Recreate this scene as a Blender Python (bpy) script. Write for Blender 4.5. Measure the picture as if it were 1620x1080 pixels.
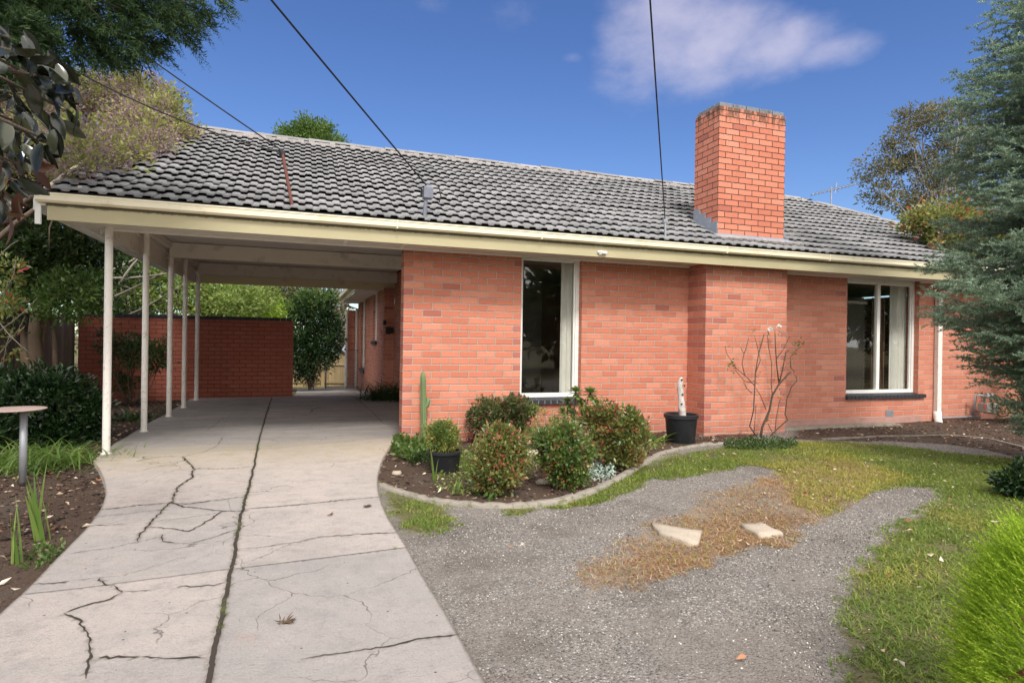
import bpy, math, random
import numpy as np
from mathutils import Matrix, Vector

for o in list(bpy.data.objects): bpy.data.objects.remove(o)
S = bpy.context.scene
RNG = np.random.default_rng(11)

# ------------------------------------------------------------------ camera
F_PX, PITCH, ROLL, YAW = 953.7, -0.0019, 0.0155, 0.3359
CAM = np.array([-1.1896, -7.5039, 1.2648])
cd = bpy.data.cameras.new('camera')
cam = bpy.data.objects.new('camera', cd); S.collection.objects.link(cam)
cd.sensor_width = 36; cd.lens = F_PX/1620*36; cd.clip_start = .05; cd.clip_end = 2000
cam.matrix_world = Matrix.Translation(CAM.tolist()) @ Matrix.Rotation(-YAW, 4, 'Z') @ Matrix.Rotation(math.pi/2+PITCH, 4, 'X') @ Matrix.Rotation(ROLL, 4, 'Z')
S.camera = cam

# ------------------------------------------------------------------ world, sun, exposure
SUN_EL, SUN_AZ = math.radians(47), math.radians(184)      # azimuth measured clockwise from +Y (north): behind the camera
sun_dir = Vector((math.sin(SUN_AZ)*math.cos(SUN_EL), math.cos(SUN_AZ)*math.cos(SUN_EL), math.sin(SUN_EL)))
W = bpy.data.worlds.new('World'); S.world = W; W.use_nodes = True
nt = W.node_tree; nt.nodes.clear()
def wn(t, **k):
    n = nt.nodes.new(t)
    for a, b in k.items(): setattr(n, a, b)
    return n
sky = wn('ShaderNodeTexSky', sky_type='NISHITA', sun_disc=False, sun_elevation=SUN_EL, sun_rotation=SUN_AZ, altitude=0, air_density=1.0, dust_density=.2, ozone_density=4.0)
hsv = wn('ShaderNodeHueSaturation'); hsv.inputs['Saturation'].default_value = 1.16; hsv.inputs['Value'].default_value = 1.04; hsv.inputs['Hue'].default_value = .513
nt.links.new(sky.outputs[0], hsv.inputs['Color'])
tc = wn('ShaderNodeTexCoord')
mp = wn('ShaderNodeMapping'); mp.inputs['Scale'].default_value = (1, 1, 1.7)
nz = wn('ShaderNodeTexNoise'); nz.inputs['Scale'].default_value = 7.5; nz.inputs['Detail'].default_value = 9; nz.inputs['Roughness'].default_value = .58
nt.links.new(tc.outputs['Generated'], mp.inputs[0]); nt.links.new(mp.outputs[0], nz.inputs['Vector'])
def cloud_lobe(px, py, rad, k=1.0, flat=2.2):
    a, b = px-810, py-540
    u = a*math.cos(ROLL)+b*math.sin(ROLL); v = -a*math.sin(ROLL)+b*math.cos(ROLL)
    d = np.array([u*math.cos(YAW)+F_PX*math.sin(YAW), -u*math.sin(YAW)+F_PX*math.cos(YAW), -v]); d /= np.linalg.norm(d)
    sb = wn('ShaderNodeVectorMath', operation='SUBTRACT'); sb.inputs[1].default_value = d.tolist()
    nt.links.new(tc.outputs['Generated'], sb.inputs[0])
    sc = wn('ShaderNodeVectorMath', operation='MULTIPLY'); sc.inputs[1].default_value = (1, 1, flat); nt.links.new(sb.outputs[0], sc.inputs[0])
    ln = wn('ShaderNodeVectorMath', operation='LENGTH'); nt.links.new(sc.outputs[0], ln.inputs[0])
    mr = wn('ShaderNodeMapRange', interpolation_type='SMOOTHSTEP'); mr.inputs['From Min'].default_value = rad; mr.inputs['From Max'].default_value = 0
    mr.inputs['To Min'].default_value = 0; mr.inputs['To Max'].default_value = k
    nt.links.new(ln.outputs['Value'], mr.inputs['Value']); return mr.outputs[0]
acc = None
for a in ((1060, 50, .22, .95, 1.3), (1120, 70, .22, .95, 1.6), (1200, 85, .19, .9, 2.0), (1300, 90, .13, .75, 2.6), (1010, 120, .16, .65, 1.4), (800, 20, .12, .5, 1.8), (690, 10, .08, .5, 2), (905, 95, .05, .55, 2), (335, 140, .08, .3, 2), (-700, 200, .7, .8, 2), (2400, 100, .6, .8, 3)):
    o = cloud_lobe(*a)
    if acc is None: acc = o
    else:
        m = wn('ShaderNodeMath', operation='MAXIMUM'); nt.links.new(acc, m.inputs[0]); nt.links.new(o, m.inputs[1]); acc = m.outputs[0]
m = wn('ShaderNodeMath', operation='ADD'); nt.links.new(acc, m.inputs[0]); nt.links.new(nz.outputs['Fac'], m.inputs[1])
mr = wn('ShaderNodeMapRange', interpolation_type='SMOOTHSTEP'); mr.inputs['From Min'].default_value = .86; mr.inputs['From Max'].default_value = 1.62; mr.inputs['To Max'].default_value = .75
nt.links.new(m.outputs[0], mr.inputs['Value'])
mix = wn('ShaderNodeMix', data_type='RGBA'); nt.links.new(mr.outputs[0], mix.inputs[0]); nt.links.new(hsv.outputs[0], mix.inputs[6]); mix.inputs[7].default_value = (5.2, 4.9, 6.0, 1)
# unseen bright cloud, added behind the viewer and high overhead for soft neutral fill
dt = wn('ShaderNodeVectorMath', operation='DOT_PRODUCT'); dt.inputs[1].default_value = (-.05, -.80, .60); nt.links.new(tc.outputs['Generated'], dt.inputs[0])
m2 = wn('ShaderNodeMath', operation='MULTIPLY_ADD'); nt.links.new(nz.outputs['Fac'], m2.inputs[0]); m2.inputs[1].default_value = .7; nt.links.new(dt.outputs['Value'], m2.inputs[2])
mr2 = wn('ShaderNodeMapRange', interpolation_type='SMOOTHSTEP'); mr2.inputs['From Min'].default_value = .55; mr2.inputs['From Max'].default_value = .95; nt.links.new(m2.outputs[0], mr2.inputs['Value'])
mixb = wn('ShaderNodeMix', data_type='RGBA'); nt.links.new(mr2.outputs[0], mixb.inputs[0]); nt.links.new(mix.outputs[2], mixb.inputs[6]); mixb.inputs[7].default_value = (17, 16.5, 16.0, 1)
bg = wn('ShaderNodeBackground'); bg.inputs['Strength'].default_value = .10
nt.links.new(mixb.outputs[2], bg.inputs[0]); ow = wn('ShaderNodeOutputWorld'); nt.links.new(bg.outputs[0], ow.inputs[0])

sl = bpy.data.lights.new('sun', 'SUN'); sl.energy = 2.15; sl.angle = math.radians(12); sl.color = (1, .96, .91)
so = bpy.data.objects.new('sun', sl); S.collection.objects.link(so)
so.rotation_euler = (-sun_dir).to_track_quat('-Z', 'Y').to_euler()
S.view_settings.view_transform = 'Standard'; S.view_settings.look = 'None'; S.view_settings.gamma = 1
S.view_settings.exposure = 0.52

# ------------------------------------------------------------------ pixel helpers (points of the photograph on real planes)
def ray(px, py):
    a, b = px-810, py-540
    u = a*math.cos(ROLL)+b*math.sin(ROLL); v = -a*math.sin(ROLL)+b*math.cos(ROLL)
    fw = F_PX*math.cos(PITCH)+v*math.sin(PITCH); up = F_PX*math.sin(PITCH)-v*math.cos(PITCH)
    return np.array([u*math.cos(YAW)+fw*math.sin(YAW), -u*math.sin(YAW)+fw*math.cos(YAW), up])
def G(px, py, z=0.): d = ray(px, py); return CAM+d*(z-CAM[2])/d[2]
def AY(px, py, Y): d = ray(px, py); return CAM+d*(Y-CAM[1])/d[1]
def AD(px, py, D): d = ray(px, py); return CAM+d*(D/F_PX)
def PX(P):
    d = np.asarray(P)-CAM; return F_PX/(d[0]*math.sin(YAW)+d[1]*math.cos(YAW))   # pixels per metre

# ------------------------------------------------------------------ object helpers
def tag(o, label=None, cat=None, group=None, kind=None):
    if label: o['label'] = label
    if cat: o['category'] = cat
    if group: o['group'] = group
    if kind: o['kind'] = kind
    return o
def empty(name, loc=(0, 0, 0), label=None, cat=None, group=None):
    o = bpy.data.objects.new(name, None); S.collection.objects.link(o); o.location = [float(v) for v in loc]
    o.empty_display_size = .1
    return tag(o, label, cat, group)
TINT = {}
def link(name, me, mats, parent=None, smooth=False):
    tn = TINT.pop(len(me.vertices), None)
    if tn is not None: me.attributes.new('tint', 'FLOAT', 'POINT').data.foreach_set('value', tn.astype(np.float32))
    for m_ in (mats if isinstance(mats, (list, tuple)) else [mats]): me.materials.append(m_)
    o = bpy.data.objects.new(name, me); S.collection.objects.link(o)
    if parent:
        o.parent = parent
        r = parent
        off = Vector((0, 0, 0))
        while r: off += r.location; r = r.parent
        if off.length > 0: me.transform(Matrix.Translation(-off))
    if smooth: me.polygons.foreach_set('use_smooth', np.ones(len(me.polygons), bool))
    return o
def np_mesh(name, V, Fs, mi=None):
    """V (n,3); Fs list of int arrays (m,k); mi list of material indices"""
    me = bpy.data.meshes.new(name)
    V = np.asarray(V, np.float32); me.vertices.add(len(V)); me.vertices.foreach_set('co', V.ravel())
    Fs = [np.asarray(f, np.int32) for f in Fs]
    tot = np.concatenate([np.full(len(f), f.shape[1], np.int32) for f in Fs])
    loops = np.concatenate([f.ravel() for f in Fs])
    me.loops.add(len(loops)); me.loops.foreach_set('vertex_index', loops)
    me.polygons.add(len(tot)); st = np.zeros(len(tot), np.int32); st[1:] = np.cumsum(tot)[:-1]
    me.polygons.foreach_set('loop_start', st)
    try: me.polygons.foreach_set('loop_total', tot)
    except Exception: pass
    if mi is not None:
        me.polygons.foreach_set('material_index', np.concatenate([np.full(len(f), k, np.int32) for f, k in zip(Fs, mi)]))
    me.update(calc_edges=True); me.validate()
    return me
class MB:
    def __init__(s): s.v = []; s.f = []; s.m = []
    def add(s, vs, fs, mi=0):
        b = len(s.v); s.v += [tuple(map(float, v)) for v in vs]; s.f += [tuple(b+i for i in f) for f in fs]; s.m += [mi]*len(fs); return s
    def box(s, x0, x1, y0, y1, z0, z1, mi=0):
        v = [(x0,y0,z0),(x1,y0,z0),(x1,y1,z0),(x0,y1,z0),(x0,y0,z1),(x1,y0,z1),(x1,y1,z1),(x0,y1,z1)]
        return s.add(v, [(0,3,2,1),(4,5,6,7),(0,1,5,4),(1,2,6,5),(2,3,7,6),(3,0,4,7)], mi)
    def obox(s, c, ax, ay, az, mi=0):
        c, ax, ay, az = map(np.asarray, (c, ax, ay, az))
        v = [c+i*ax+j*ay+k*az for k in (-1, 1) for (i, j) in ((-1,-1),(1,-1),(1,1),(-1,1))]
        return s.add(v, [(0,3,2,1),(4,5,6,7),(0,1,5,4),(1,2,6,5),(2,3,7,6),(3,0,4,7)], mi)
    def tube(s, pts, rad, n=8, mi=0, caps=True):
        pts = [np.asarray(p, float) for p in pts]
        if np.isscalar(rad): rad = [rad]*len(pts)
        vs = []; N = len(pts); up = None
        for i, p in enumerate(pts):
            t = pts[min(i+1, N-1)]-pts[max(i-1, 0)]; t = t/(np.linalg.norm(t)+1e-9)
            if up is None:
                up = np.array([0, 0, 1.]) if abs(t[2]) < .9 else np.array([1., 0, 0])
            a = np.cross(t, up); a /= np.linalg.norm(a)+1e-9; b = np.cross(a, t); up = b
            for k in range(n):
                th = 2*math.pi*k/n; vs.append(p+rad[i]*(math.cos(th)*a+math.sin(th)*b))
        fs = [(i*n+k, i*n+(k+1) % n, (i+1)*n+(k+1) % n, (i+1)*n+k) for i in range(N-1) for k in range(n)]
        if caps: fs += [tuple(range(n-1, -1, -1)), tuple((N-1)*n+k for k in range(n))]
        return s.add(vs, fs, mi)
    def lathe(s, c, prof, n=24, mi=0, tilt=None):
        vs = []
        for r, z in prof:
            for k in range(n):
                th = 2*math.pi*k/n; vs.append((c[0]+r*math.cos(th), c[1]+r*math.sin(th), c[2]+z))
        fs = [(i*n+k, i*n+(k+1) % n, (i+1)*n+(k+1) % n, (i+1)*n+k) for i in range(len(prof)-1) for k in range(n)]
        fs.append(tuple(range(n-1, -1, -1))); fs.append(tuple((len(prof)-1)*n+k for k in range(n)))
        return s.add(vs, fs, mi)
    def build(s, name, mats, parent=None, smooth=False, bevel=0):
        me = bpy.data.meshes.new(name); me.from_pydata(s.v, [], s.f); me.polygons.foreach_set('material_index', s.m); me.update()
        o = link(name, me, mats, parent, smooth)
        if bevel:
            b = o.modifiers.new('bevel', 'BEVEL'); b.width = bevel; b.segments = 2; b.limit_method = 'ANGLE'
        return o

# ------------------------------------------------------------------ materials
class NT:
    def __init__(s, name):
        s.mat = bpy.data.materials.new(name); s.mat.use_nodes = True; s.t = s.mat.node_tree; s.t.nodes.clear()
        s.out = s.n('ShaderNodeOutputMaterial')
    def n(s, ty, **k):
        x = s.t.nodes.new(ty)
        for a, b in k.items(): setattr(x, a, b)
        return x
    def l(s, a, b): s.t.links.new(a, b)
    def val(s, x, inp):
        if isinstance(x, bpy.types.NodeSocket): s.l(x, inp)
        else: inp.default_value = x
    def math(s, op, a, b=0., c=None, clamp=False):
        x = s.n('ShaderNodeMath', operation=op, use_clamp=clamp); s.val(a, x.inputs[0]); s.val(b, x.inputs[1])
        if c is not None: s.val(c, x.inputs[2])
        return x.outputs[0]
    def mix(s, f, a, b, mode='MIX'):
        x = s.n('ShaderNodeMix', data_type='RGBA', blend_type=mode, clamp_factor=True); s.val(f, x.inputs[0])
        for v, i in ((a, 6), (b, 7)):
            if isinstance(v, (tuple, list)) and len(v) == 3: v = (*v, 1)
            s.val(v, x.inputs[i])
        return x.outputs[2]
    def ramp(s, f, stops):
        x = s.n('ShaderNodeValToRGB'); s.val(f, x.inputs[0]); e = x.color_ramp.elements
        while len(e) < len(stops): e.new(.5)
        for i, (p, c) in enumerate(stops): e[i].position = p; e[i].color = (*c, 1) if len(c) == 3 else c
        return x.outputs[0]
    def mr(s, v, a, b, c=0., d=1., smooth=True):
        x = s.n('ShaderNodeMapRange', interpolation_type='SMOOTHSTEP' if smooth else 'LINEAR')
        for i, q in enumerate((v, a, b, c, d)): s.val(q, x.inputs[i])
        return x.outputs[0]
    def obj(s): return s.n('ShaderNodeTexCoord').outputs['Object']
    def noise(s, vec, scale, detail=3, rough=.5, dist=0., dim='3D'):
        x = s.n('ShaderNodeTexNoise', noise_dimensions=dim); s.l(vec, x.inputs['Vector'])
        x.inputs['Scale'].default_value = scale; x.inputs['Detail'].default_value = detail; x.inputs['Roughness'].default_value = rough; x.inputs['Distortion'].default_value = dist
        return x.outputs['Fac']
    def vor(s, vec, scale, feature='F1', out='Distance'):
        x = s.n('ShaderNodeTexVoronoi', feature=feature); s.l(vec, x.inputs['Vector']); x.inputs['Scale'].default_value = scale
        return x.outputs[out]
    def scale(s, vec, v):
        x = s.n('ShaderNodeMapping'); s.l(vec, x.inputs[0]); x.inputs['Scale'].default_value = v; return x.outputs[0]
    def bump(s, h, dist, strength=1.):
        x = s.n('ShaderNodeBump'); s.l(h, x.inputs['Height']); x.inputs['Distance'].default_value = dist; x.inputs['Strength'].default_value = strength
        return x.outputs[0]
    def pr(s, col, rough=.8, normal=None, spec=.3, metal=0., **k):
        x = s.n('ShaderNodeBsdfPrincipled')
        if isinstance(col, (tuple, list)) and len(col) == 3: col = (*col, 1)
        s.val(col, x.inputs['Base Color']); s.val(rough, x.inputs['Roughness']); s.val(spec, x.inputs['Specular IOR Level']); s.val(metal, x.inputs['Metallic'])
        if normal is not None: s.l(normal, x.inputs['Normal'])
        return x.outputs[0]
    def end(s, sh): s.l(sh, s.out.inputs[0]); return s.mat

def simple(name, col, rough=.6, var=.12, scale=6., bump=0., metal=0., dirt=None, dscale=3.):
    t = NT(name); o = t.obj(); n = t.noise(o, scale, 5, .6)
    c = t.mix(n, tuple(v*(1-var) for v in col), tuple(min(1, v*(1+var)) for v in col))
    if dirt:
        d = t.noise(o, dscale, 6, .7); c = t.mix(t.mr(d, .52, .72, 0, .7), c, dirt)
    nm = t.bump(t.noise(o, scale*12, 3), bump) if bump else None
    return t.end(t.pr(c, rough, nm, metal=metal))

def brick_mat(name, u0=0., ends=(), par=0, mortar=(.62, .55, .47), dark=None, stain=False):
    """240 x 86 mm stretcher bond in object space; ends = u positions where every second course ends on a dark half brick"""
    t = NT(name); o = t.obj(); sx = t.n('ShaderNodeSeparateXYZ'); t.l(o, sx.inputs[0])
    g = t.n('ShaderNodeNewGeometry'); sn = t.n('ShaderNodeSeparateXYZ'); t.l(g.outputs['True Normal'], sn.inputs[0])
    side = t.math('GREATER_THAN', t.math('ABSOLUTE', sn.outputs[0]), .7)
    top = t.math('GREATER_THAN', t.math('ABSOLUTE', sn.outputs[2]), .7)
    ux = t.math('SUBTRACT', sx.outputs[0], u0)
    u = t.math('ADD', t.math('MULTIPLY', ux, t.math('SUBTRACT', 1., side)), t.math('MULTIPLY', t.math('ADD', sx.outputs[1], .12), side))
    z = t.math('ADD', sx.outputs[2], .43)
    # tiny waviness so that joints are not ruler straight
    wv = t.noise(o, 9, 2); z2 = t.math('ADD', z, t.math('MULTIPLY', t.math('SUBTRACT', wv, .5), .006))
    row = t.math('FLOOR', t.math('DIVIDE', z2, .086)); fz = t.math('FRACT', t.math('DIVIDE', z2, .086))
    odd = t.math('MODULO', t.math('ADD', row, float(par)), 2.)
    uu = t.math('ADD', t.math('DIVIDE', u, .24), t.math('MULTIPLY', odd, .5))
    col = t.math('FLOOR', uu); fu = t.math('FRACT', uu)
    cb = t.n('ShaderNodeCombineXYZ'); t.l(col, cb.inputs[0]); t.l(row, cb.inputs[1]); t.l(side, cb.inputs[2])
    wn_ = t.n('ShaderNodeTexWhiteNoise', noise_dimensions='3D'); t.l(cb.outputs[0], wn_.inputs['Vector'])
    rnd = wn_.outputs['Value']; rs = t.n('ShaderNodeSeparateXYZ'); t.l(wn_.outputs['Color'], rs.inputs[0])
    eu = t.math('MULTIPLY', t.math('MINIMUM', fu, t.math('SUBTRACT', 1., fu)), .24)
    ez = t.math('MULTIPLY', t.math('MINIMUM', fz, t.math('SUBTRACT', 1., fz)), .086)
    e = t.math('MINIMUM', eu, ez)
    en = t.math('ADD', e, t.math('MULTIPLY', t.math('SUBTRACT', t.noise(o, 70, 2), .5), .004))
    face = t.mr(en, .0038, .0062)
    base = t.ramp(rnd, [(0, (.49, .155, .092)), (.2, (.54, .178, .105)), (.5, (.58, .200, .120)), (.8, (.61, .228, .142)), (1, (.65, .27, .178))])
    ph = t.math('GREATER_THAN', rs.outputs[1], .985); base = t.mix(ph, base, (.34, .10, .075))
    for k, (ue, pk) in enumerate(ends):
        near = t.math('LESS_THAN', t.math('ABSOLUTE', t.math('SUBTRACT', ux, ue)), .118)
        ok = t.math('MULTIPLY', near, t.math('COMPARE', odd, float(pk), .1))
        ok = t.math('MULTIPLY', ok, t.math('GREATER_THAN', rs.outputs[0], .35))
        base = t.mix(t.math('MULTIPLY', ok, .7), base, (.30, .085, .085))
    sc = t.scale(o, (60, 60, 14)); st = t.noise(sc, 1., 4, .7)
    base = t.mix(t.mr(st, .35, .75, 0, .35), base, (.36, .10, .06))
    fine = t.noise(o, 160, 3, .7); base = t.mix(t.mr(fine, .3, .7, 0, .3), base, (.78, .34, .25))
    big = t.noise(o, 1.1, 4, .6); base = t.mix(t.mr(big, .4, .8, 0, .3), base, (.46, .145, .085))
    mc = t.mix(t.noise(o, 5, 4, .6), mortar, tuple(v*.62 for v in mortar))
    low = t.mr(t.math('ADD', sx.outputs[2], t.math('MULTIPLY', t.noise(o, 7, 4), .2)), .05, .42)
    base = t.mix(t.math('MULTIPLY', t.math('SUBTRACT', 1., low), .35), base, (.33, .16, .12))
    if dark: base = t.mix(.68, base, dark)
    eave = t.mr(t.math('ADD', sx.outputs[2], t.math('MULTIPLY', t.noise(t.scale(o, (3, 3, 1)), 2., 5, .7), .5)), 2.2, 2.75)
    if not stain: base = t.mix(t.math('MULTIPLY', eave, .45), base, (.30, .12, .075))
    soot = t.noise(t.scale(o, (2.5, 2.5, .8)), 1.6, 6, .75); base = t.mix(t.mr(soot, .55, .75, 0, .35), base, (.36, .15, .10))
    c = t.mix(face, mc, base)
    if stain:
        s2 = t.noise(t.scale(o, (14, 14, 5)), 1., 5, .7)
        k = t.math('MULTIPLY', t.mr(sx.outputs[2], 4.42, 4.68), t.mr(s2, .42, .54))
        c = t.mix(t.math('MULTIPLY', k, .8), c, (.06, .05, .035))
        k2 = t.mr(t.noise(t.scale(o, (7, 7, 11)), 1., 5, .7), .66, .72); c = t.mix(t.math('MULTIPLY', k2, .7), c, (.20, .15, .06))
    h = t.math('ADD', t.math('MULTIPLY', t.mr(en, .002, .008), 1.), t.math('MULTIPLY', fine, .16))
    h = t.math('ADD', h, t.math('MULTIPLY', rs.outputs[2], .22))
    return t.end(t.pr(c, .88, t.bump(h, .009, 1.), .25))

M = {}
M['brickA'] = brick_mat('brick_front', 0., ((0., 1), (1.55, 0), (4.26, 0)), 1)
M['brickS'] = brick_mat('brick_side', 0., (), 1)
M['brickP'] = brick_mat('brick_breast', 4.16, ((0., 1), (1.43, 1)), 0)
M['brickC'] = brick_mat('brick_chimney', 4.46, (), 0, mortar=(.075, .06, .055), stain=True)
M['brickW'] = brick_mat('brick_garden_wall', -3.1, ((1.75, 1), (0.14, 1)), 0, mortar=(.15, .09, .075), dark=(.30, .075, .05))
M['footing'] = simple('footing_brick', (.42, .24, .20), .9, .25, 9, .004, dirt=(.20, .16, .12))
M['sillbrick'] = simple('dark_sill_brick', (.035, .037, .045), .5, .3, 20, .002)
M['mortarw'] = simple('sill_mortar', (.55, .53, .5), .9)
M['cream'] = simple('cream_paint', (.80, .71, .48), .42, .05, 3, dirt=(.55, .46, .25), dscale=2.2)
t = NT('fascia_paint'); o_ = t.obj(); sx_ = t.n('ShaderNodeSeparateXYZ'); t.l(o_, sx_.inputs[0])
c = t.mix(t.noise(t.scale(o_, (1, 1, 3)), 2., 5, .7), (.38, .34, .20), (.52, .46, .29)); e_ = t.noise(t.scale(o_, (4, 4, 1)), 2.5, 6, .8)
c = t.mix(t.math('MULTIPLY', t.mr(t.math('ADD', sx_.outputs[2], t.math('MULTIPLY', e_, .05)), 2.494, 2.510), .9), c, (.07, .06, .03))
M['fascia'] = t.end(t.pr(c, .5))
M['creamg'] = simple('gutter_paint', (.84, .77, .58), .38, .05, 3, dirt=(.66, .58, .38), dscale=5)
M['post'] = simple('post_paint', (.78, .74, .68), .4, .05, 5, dirt=(.45, .36, .26), dscale=16)
M['soffit'] = simple('soffit_paint', (.66, .62, .57), .7, .06, 2, dirt=(.42, .38, .33), dscale=1.5)
M['beam'] = simple('beam_paint', (.70, .65, .56), .65, .07, 3, dirt=(.42, .37, .30), dscale=4)
M['trim'] = simple('trim_paint', (.80, .77, .70), .5, .05, 3)
M['white'] = simple('window_paint', (.80, .79, .75), .42, .04, 4, dirt=(.62, .60, .53), dscale=9)
M['curtain'] = simple('sheer_curtain', (.88, .82, .76), .9, .08, 10)
M['lead'] = simple('lead_flashing', (.25, .28, .33), .5, .2, 8, .003, dirt=(.45, .45, .43))
M['capgrey'] = simple('grey_cap_brick', (.20, .21, .23), .85, .3, 14, .004, dirt=(.05, .045, .04), dscale=7)
M['mortcap'] = simple('mortar_bed', (.42, .38, .36), .9, .3, 20, .01, dirt=(.18, .16, .13))
M['boxgrey'] = simple('weathered_box', (.17, .18, .22), .6, .2, 14)
M['steel'] = simple('galvanised_steel', (.33, .34, .36), .5, .2, 14, metal=.4)
M['dark'] = simple('black_rubber', (.02, .02, .022), .5, .2)
M['rust'] = simple('rusty_pipe', (.13, .045, .032), .7, .3, 20, dirt=(.10, .05, .04))
M['pot'] = simple('black_plastic', (.022, .024, .028), .42, .3, 8, dirt=(.07, .065, .06))
M['wall_in'] = simple('interior_wall', (.40, .34, .29), .9)
M['carpet'] = simple('interior_floor', (.12, .08, .06), .9)
M['wood_in'] = simple('interior_timber', (.14, .07, .04), .5)
M['screen'] = simple('security_mesh', (.26, .22, .19), .6)
M['pal'] = None

def glass_mat():
    t = NT('window_glass'); lw = t.n('ShaderNodeLayerWeight'); lw.inputs['Blend'].default_value = .5
    o = t.obj(); nm = t.bump(t.noise(o, 1.5, 2), .006, .5)
    tr = t.n('ShaderNodeBsdfTransparent'); tr.inputs[0].default_value = (.92, .94, .93, 1)
    gl = t.n('ShaderNodeBsdfGlossy'); gl.inputs['Roughness'].default_value = .02; gl.inputs['Color'].default_value = (.9, .9, .9, 1); t.l(nm, gl.inputs['Normal'])
    f = t.math('MULTIPLY_ADD', t.math('POWER', lw.outputs['Facing'], 4.), .6, .055, clamp=True)
    m = t.n('ShaderNodeMixShader'); t.l(f, m.inputs[0]); t.l(tr.outputs[0], m.inputs[1]); t.l(gl.outputs[0], m.inputs[2])
    return t.end(m.outputs[0])
M['glass'] = glass_mat()

def tile_mat():
    t = NT('concrete_tiles'); o = t.obj(); g = t.n('ShaderNodeNewGeometry'); r = g.outputs['Random Per Island']
    c = t.ramp(r, [(0, (.20, .20, .205)), (.5, (.25, .25, .255)), (1, (.31, .305, .31))])
    c = t.mix(t.mr(t.noise(o, 2.2, 5, .7), .45, .75, 0, .6), c, (.30, .295, .30))
    c = t.mix(t.mr(t.noise(o, 42, 5, .75), .54, .68, 0, .5), c, (.45, .44, .43))
    c = t.mix(t.mr(t.noise(o, 26, 5, .75), .60, .70, 0, .55), c, (.09, .09, .09))
    c = t.mix(t.mr(t.noise(o, 5, 6, .8), .60, .70, 0, .6), c, (.26, .25, .17)); c = t.mix(t.mr(t.noise(t.scale(o, (2, .5, 1)), 1.3, 6, .75), .5, .72, 0, .5), c, (.16, .155, .15))
    return t.end(t.pr(c, .8, t.bump(t.noise(o, 120, 4, .7), .004), .3))
M['tile'] = tile_mat()

def concrete_mat():
    t = NT('driveway_concrete'); o = t.obj()
    at = t.n('ShaderNodeAttribute', attribute_name='wear'); sp = t.n('ShaderNodeSeparateColor'); t.l(at.outputs['Color'], sp.inputs[0])
    n1 = t.noise(o, 1.1, 6, .65); n2 = t.noise(o, 6, 7, .75); n3 = t.noise(o, 75, 5, .85); n4 = t.noise(o, 22, 6, .8)
    c = t.ramp(n1, [(.3, (.35, .32, .295)), (.5, (.445, .395, .36)), (.7, (.52, .445, .40))])
    c = t.mix(t.math('MULTIPLY', sp.outputs[1], .55), c, (.30, .285, .275)); c = t.mix(t.math('MULTIPLY', sp.outputs[2], .5), c, (.52, .44, .39))
    c = t.mix(t.mr(n2, .45, .72, 0, .6), c, (.27, .25, .235)); c = t.mix(t.mr(n2, .42, .25, 0, .5), c, (.56, .51, .47))
    c = t.mix(t.mr(n4, .52, .7, 0, .5), c, (.24, .22, .205))
    c = t.mix(t.mr(n3, .52, .72, 0, .7), c, (.17, .155, .145)); c = t.mix(t.mr(n3, .44, .28, 0, .6), c, (.64, .60, .56))
    v1 = t.vor(o, 9, out='Distance'); c = t.mix(t.mr(v1, .06, .04, 0, .85), c, (.05, .04, .035))
    wv = t.n('ShaderNodeVectorMath', operation='ADD'); nc = t.n('ShaderNodeTexNoise'); nc.inputs['Scale'].default_value = 3.; nc.inputs['Detail'].default_value = 5; t.l(o, nc.inputs['Vector']); sc_ = t.n('ShaderNodeVectorMath', operation='SCALE'); sc_.inputs['Scale'].default_value = .35
    t.l(nc.outputs['Color'], sc_.inputs[0]); t.l(o, wv.inputs[0]); t.l(sc_.outputs[0], wv.inputs[1])
    hair = t.vor(wv.outputs[0], 1.5, 'DISTANCE_TO_EDGE'); hm = t.math('MULTIPLY', t.mr(hair, .006, .002), t.mr(t.noise(o, .8, 3), .47, .56)); c = t.mix(t.math('MULTIPLY', hm, .75), c, (.10, .085, .07))
    rust = t.mr(t.noise(t.scale(o, (1, 1.6, 1)), 1.9, 6, .75), .60, .74, 0, .5); c = t.mix(rust, c, (.42, .24, .16))
    g = t.mr(t.math('ADD', sp.outputs[0], t.math('MULTIPLY', t.math('SUBTRACT', n4, .5), .5)), t.mr(n2, .2, .8, .30, .55), .95, 0, .8); c = t.mix(g, c, (.14, .115, .085))
    sx = t.n('ShaderNodeSeparateXYZ'); t.l(o, sx.inputs[0])
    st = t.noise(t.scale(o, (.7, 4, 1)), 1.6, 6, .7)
    k = t.math('MULTIPLY', t.mr(sx.outputs[1], -.6, .8), .6); c = t.mix(t.math('MULTIPLY', k, t.mr(st, .3, .7, .25, 1)), c, (.17, .165, .155))  # carport shade painted into the slab colour, darker from the eave inwards
    band = t.math('MULTIPLY', t.mr(sx.outputs[1], -1.5, -.4), t.mr(sx.outputs[1], .5, -.1)); c = t.mix(t.math('MULTIPLY', band, t.mr(n2, .3, .7, .05, .6)), c, (.46, .38, .22))
    h = t.math('ADD', t.math('MULTIPLY', n3, .6), n2)
    return t.end(t.pr(c, .88, t.bump(h, .014, .9), .25))
M['concrete'] = concrete_mat()
t = NT('crack_dirt'); o_ = t.obj(); M['crack'] = t.end(t.pr(t.mix(t.mr(t.noise(o_, 5, 4, .7), .55, .68), (.045, .036, .028), (.08, .085, .03)), .95))
t = NT('curb_concrete'); o_ = t.obj()
c = t.mix(t.noise(o_, 6, 5, .7), (.22, .19, .155), (.36, .32, .275)); c = t.mix(t.mr(t.noise(o_, 9, 5, .8), .50, .62, 0, .75), c, (.12, .125, .055))
M['curb'] = t.end(t.pr(c, .9, t.bump(t.noise(o_, 60, 4, .8), .006)))
M['stone'] = simple('pale_stone', (.44, .37, .29), .85, .2, 7, .006, dirt=(.42, .34, .26), dscale=9)

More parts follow.
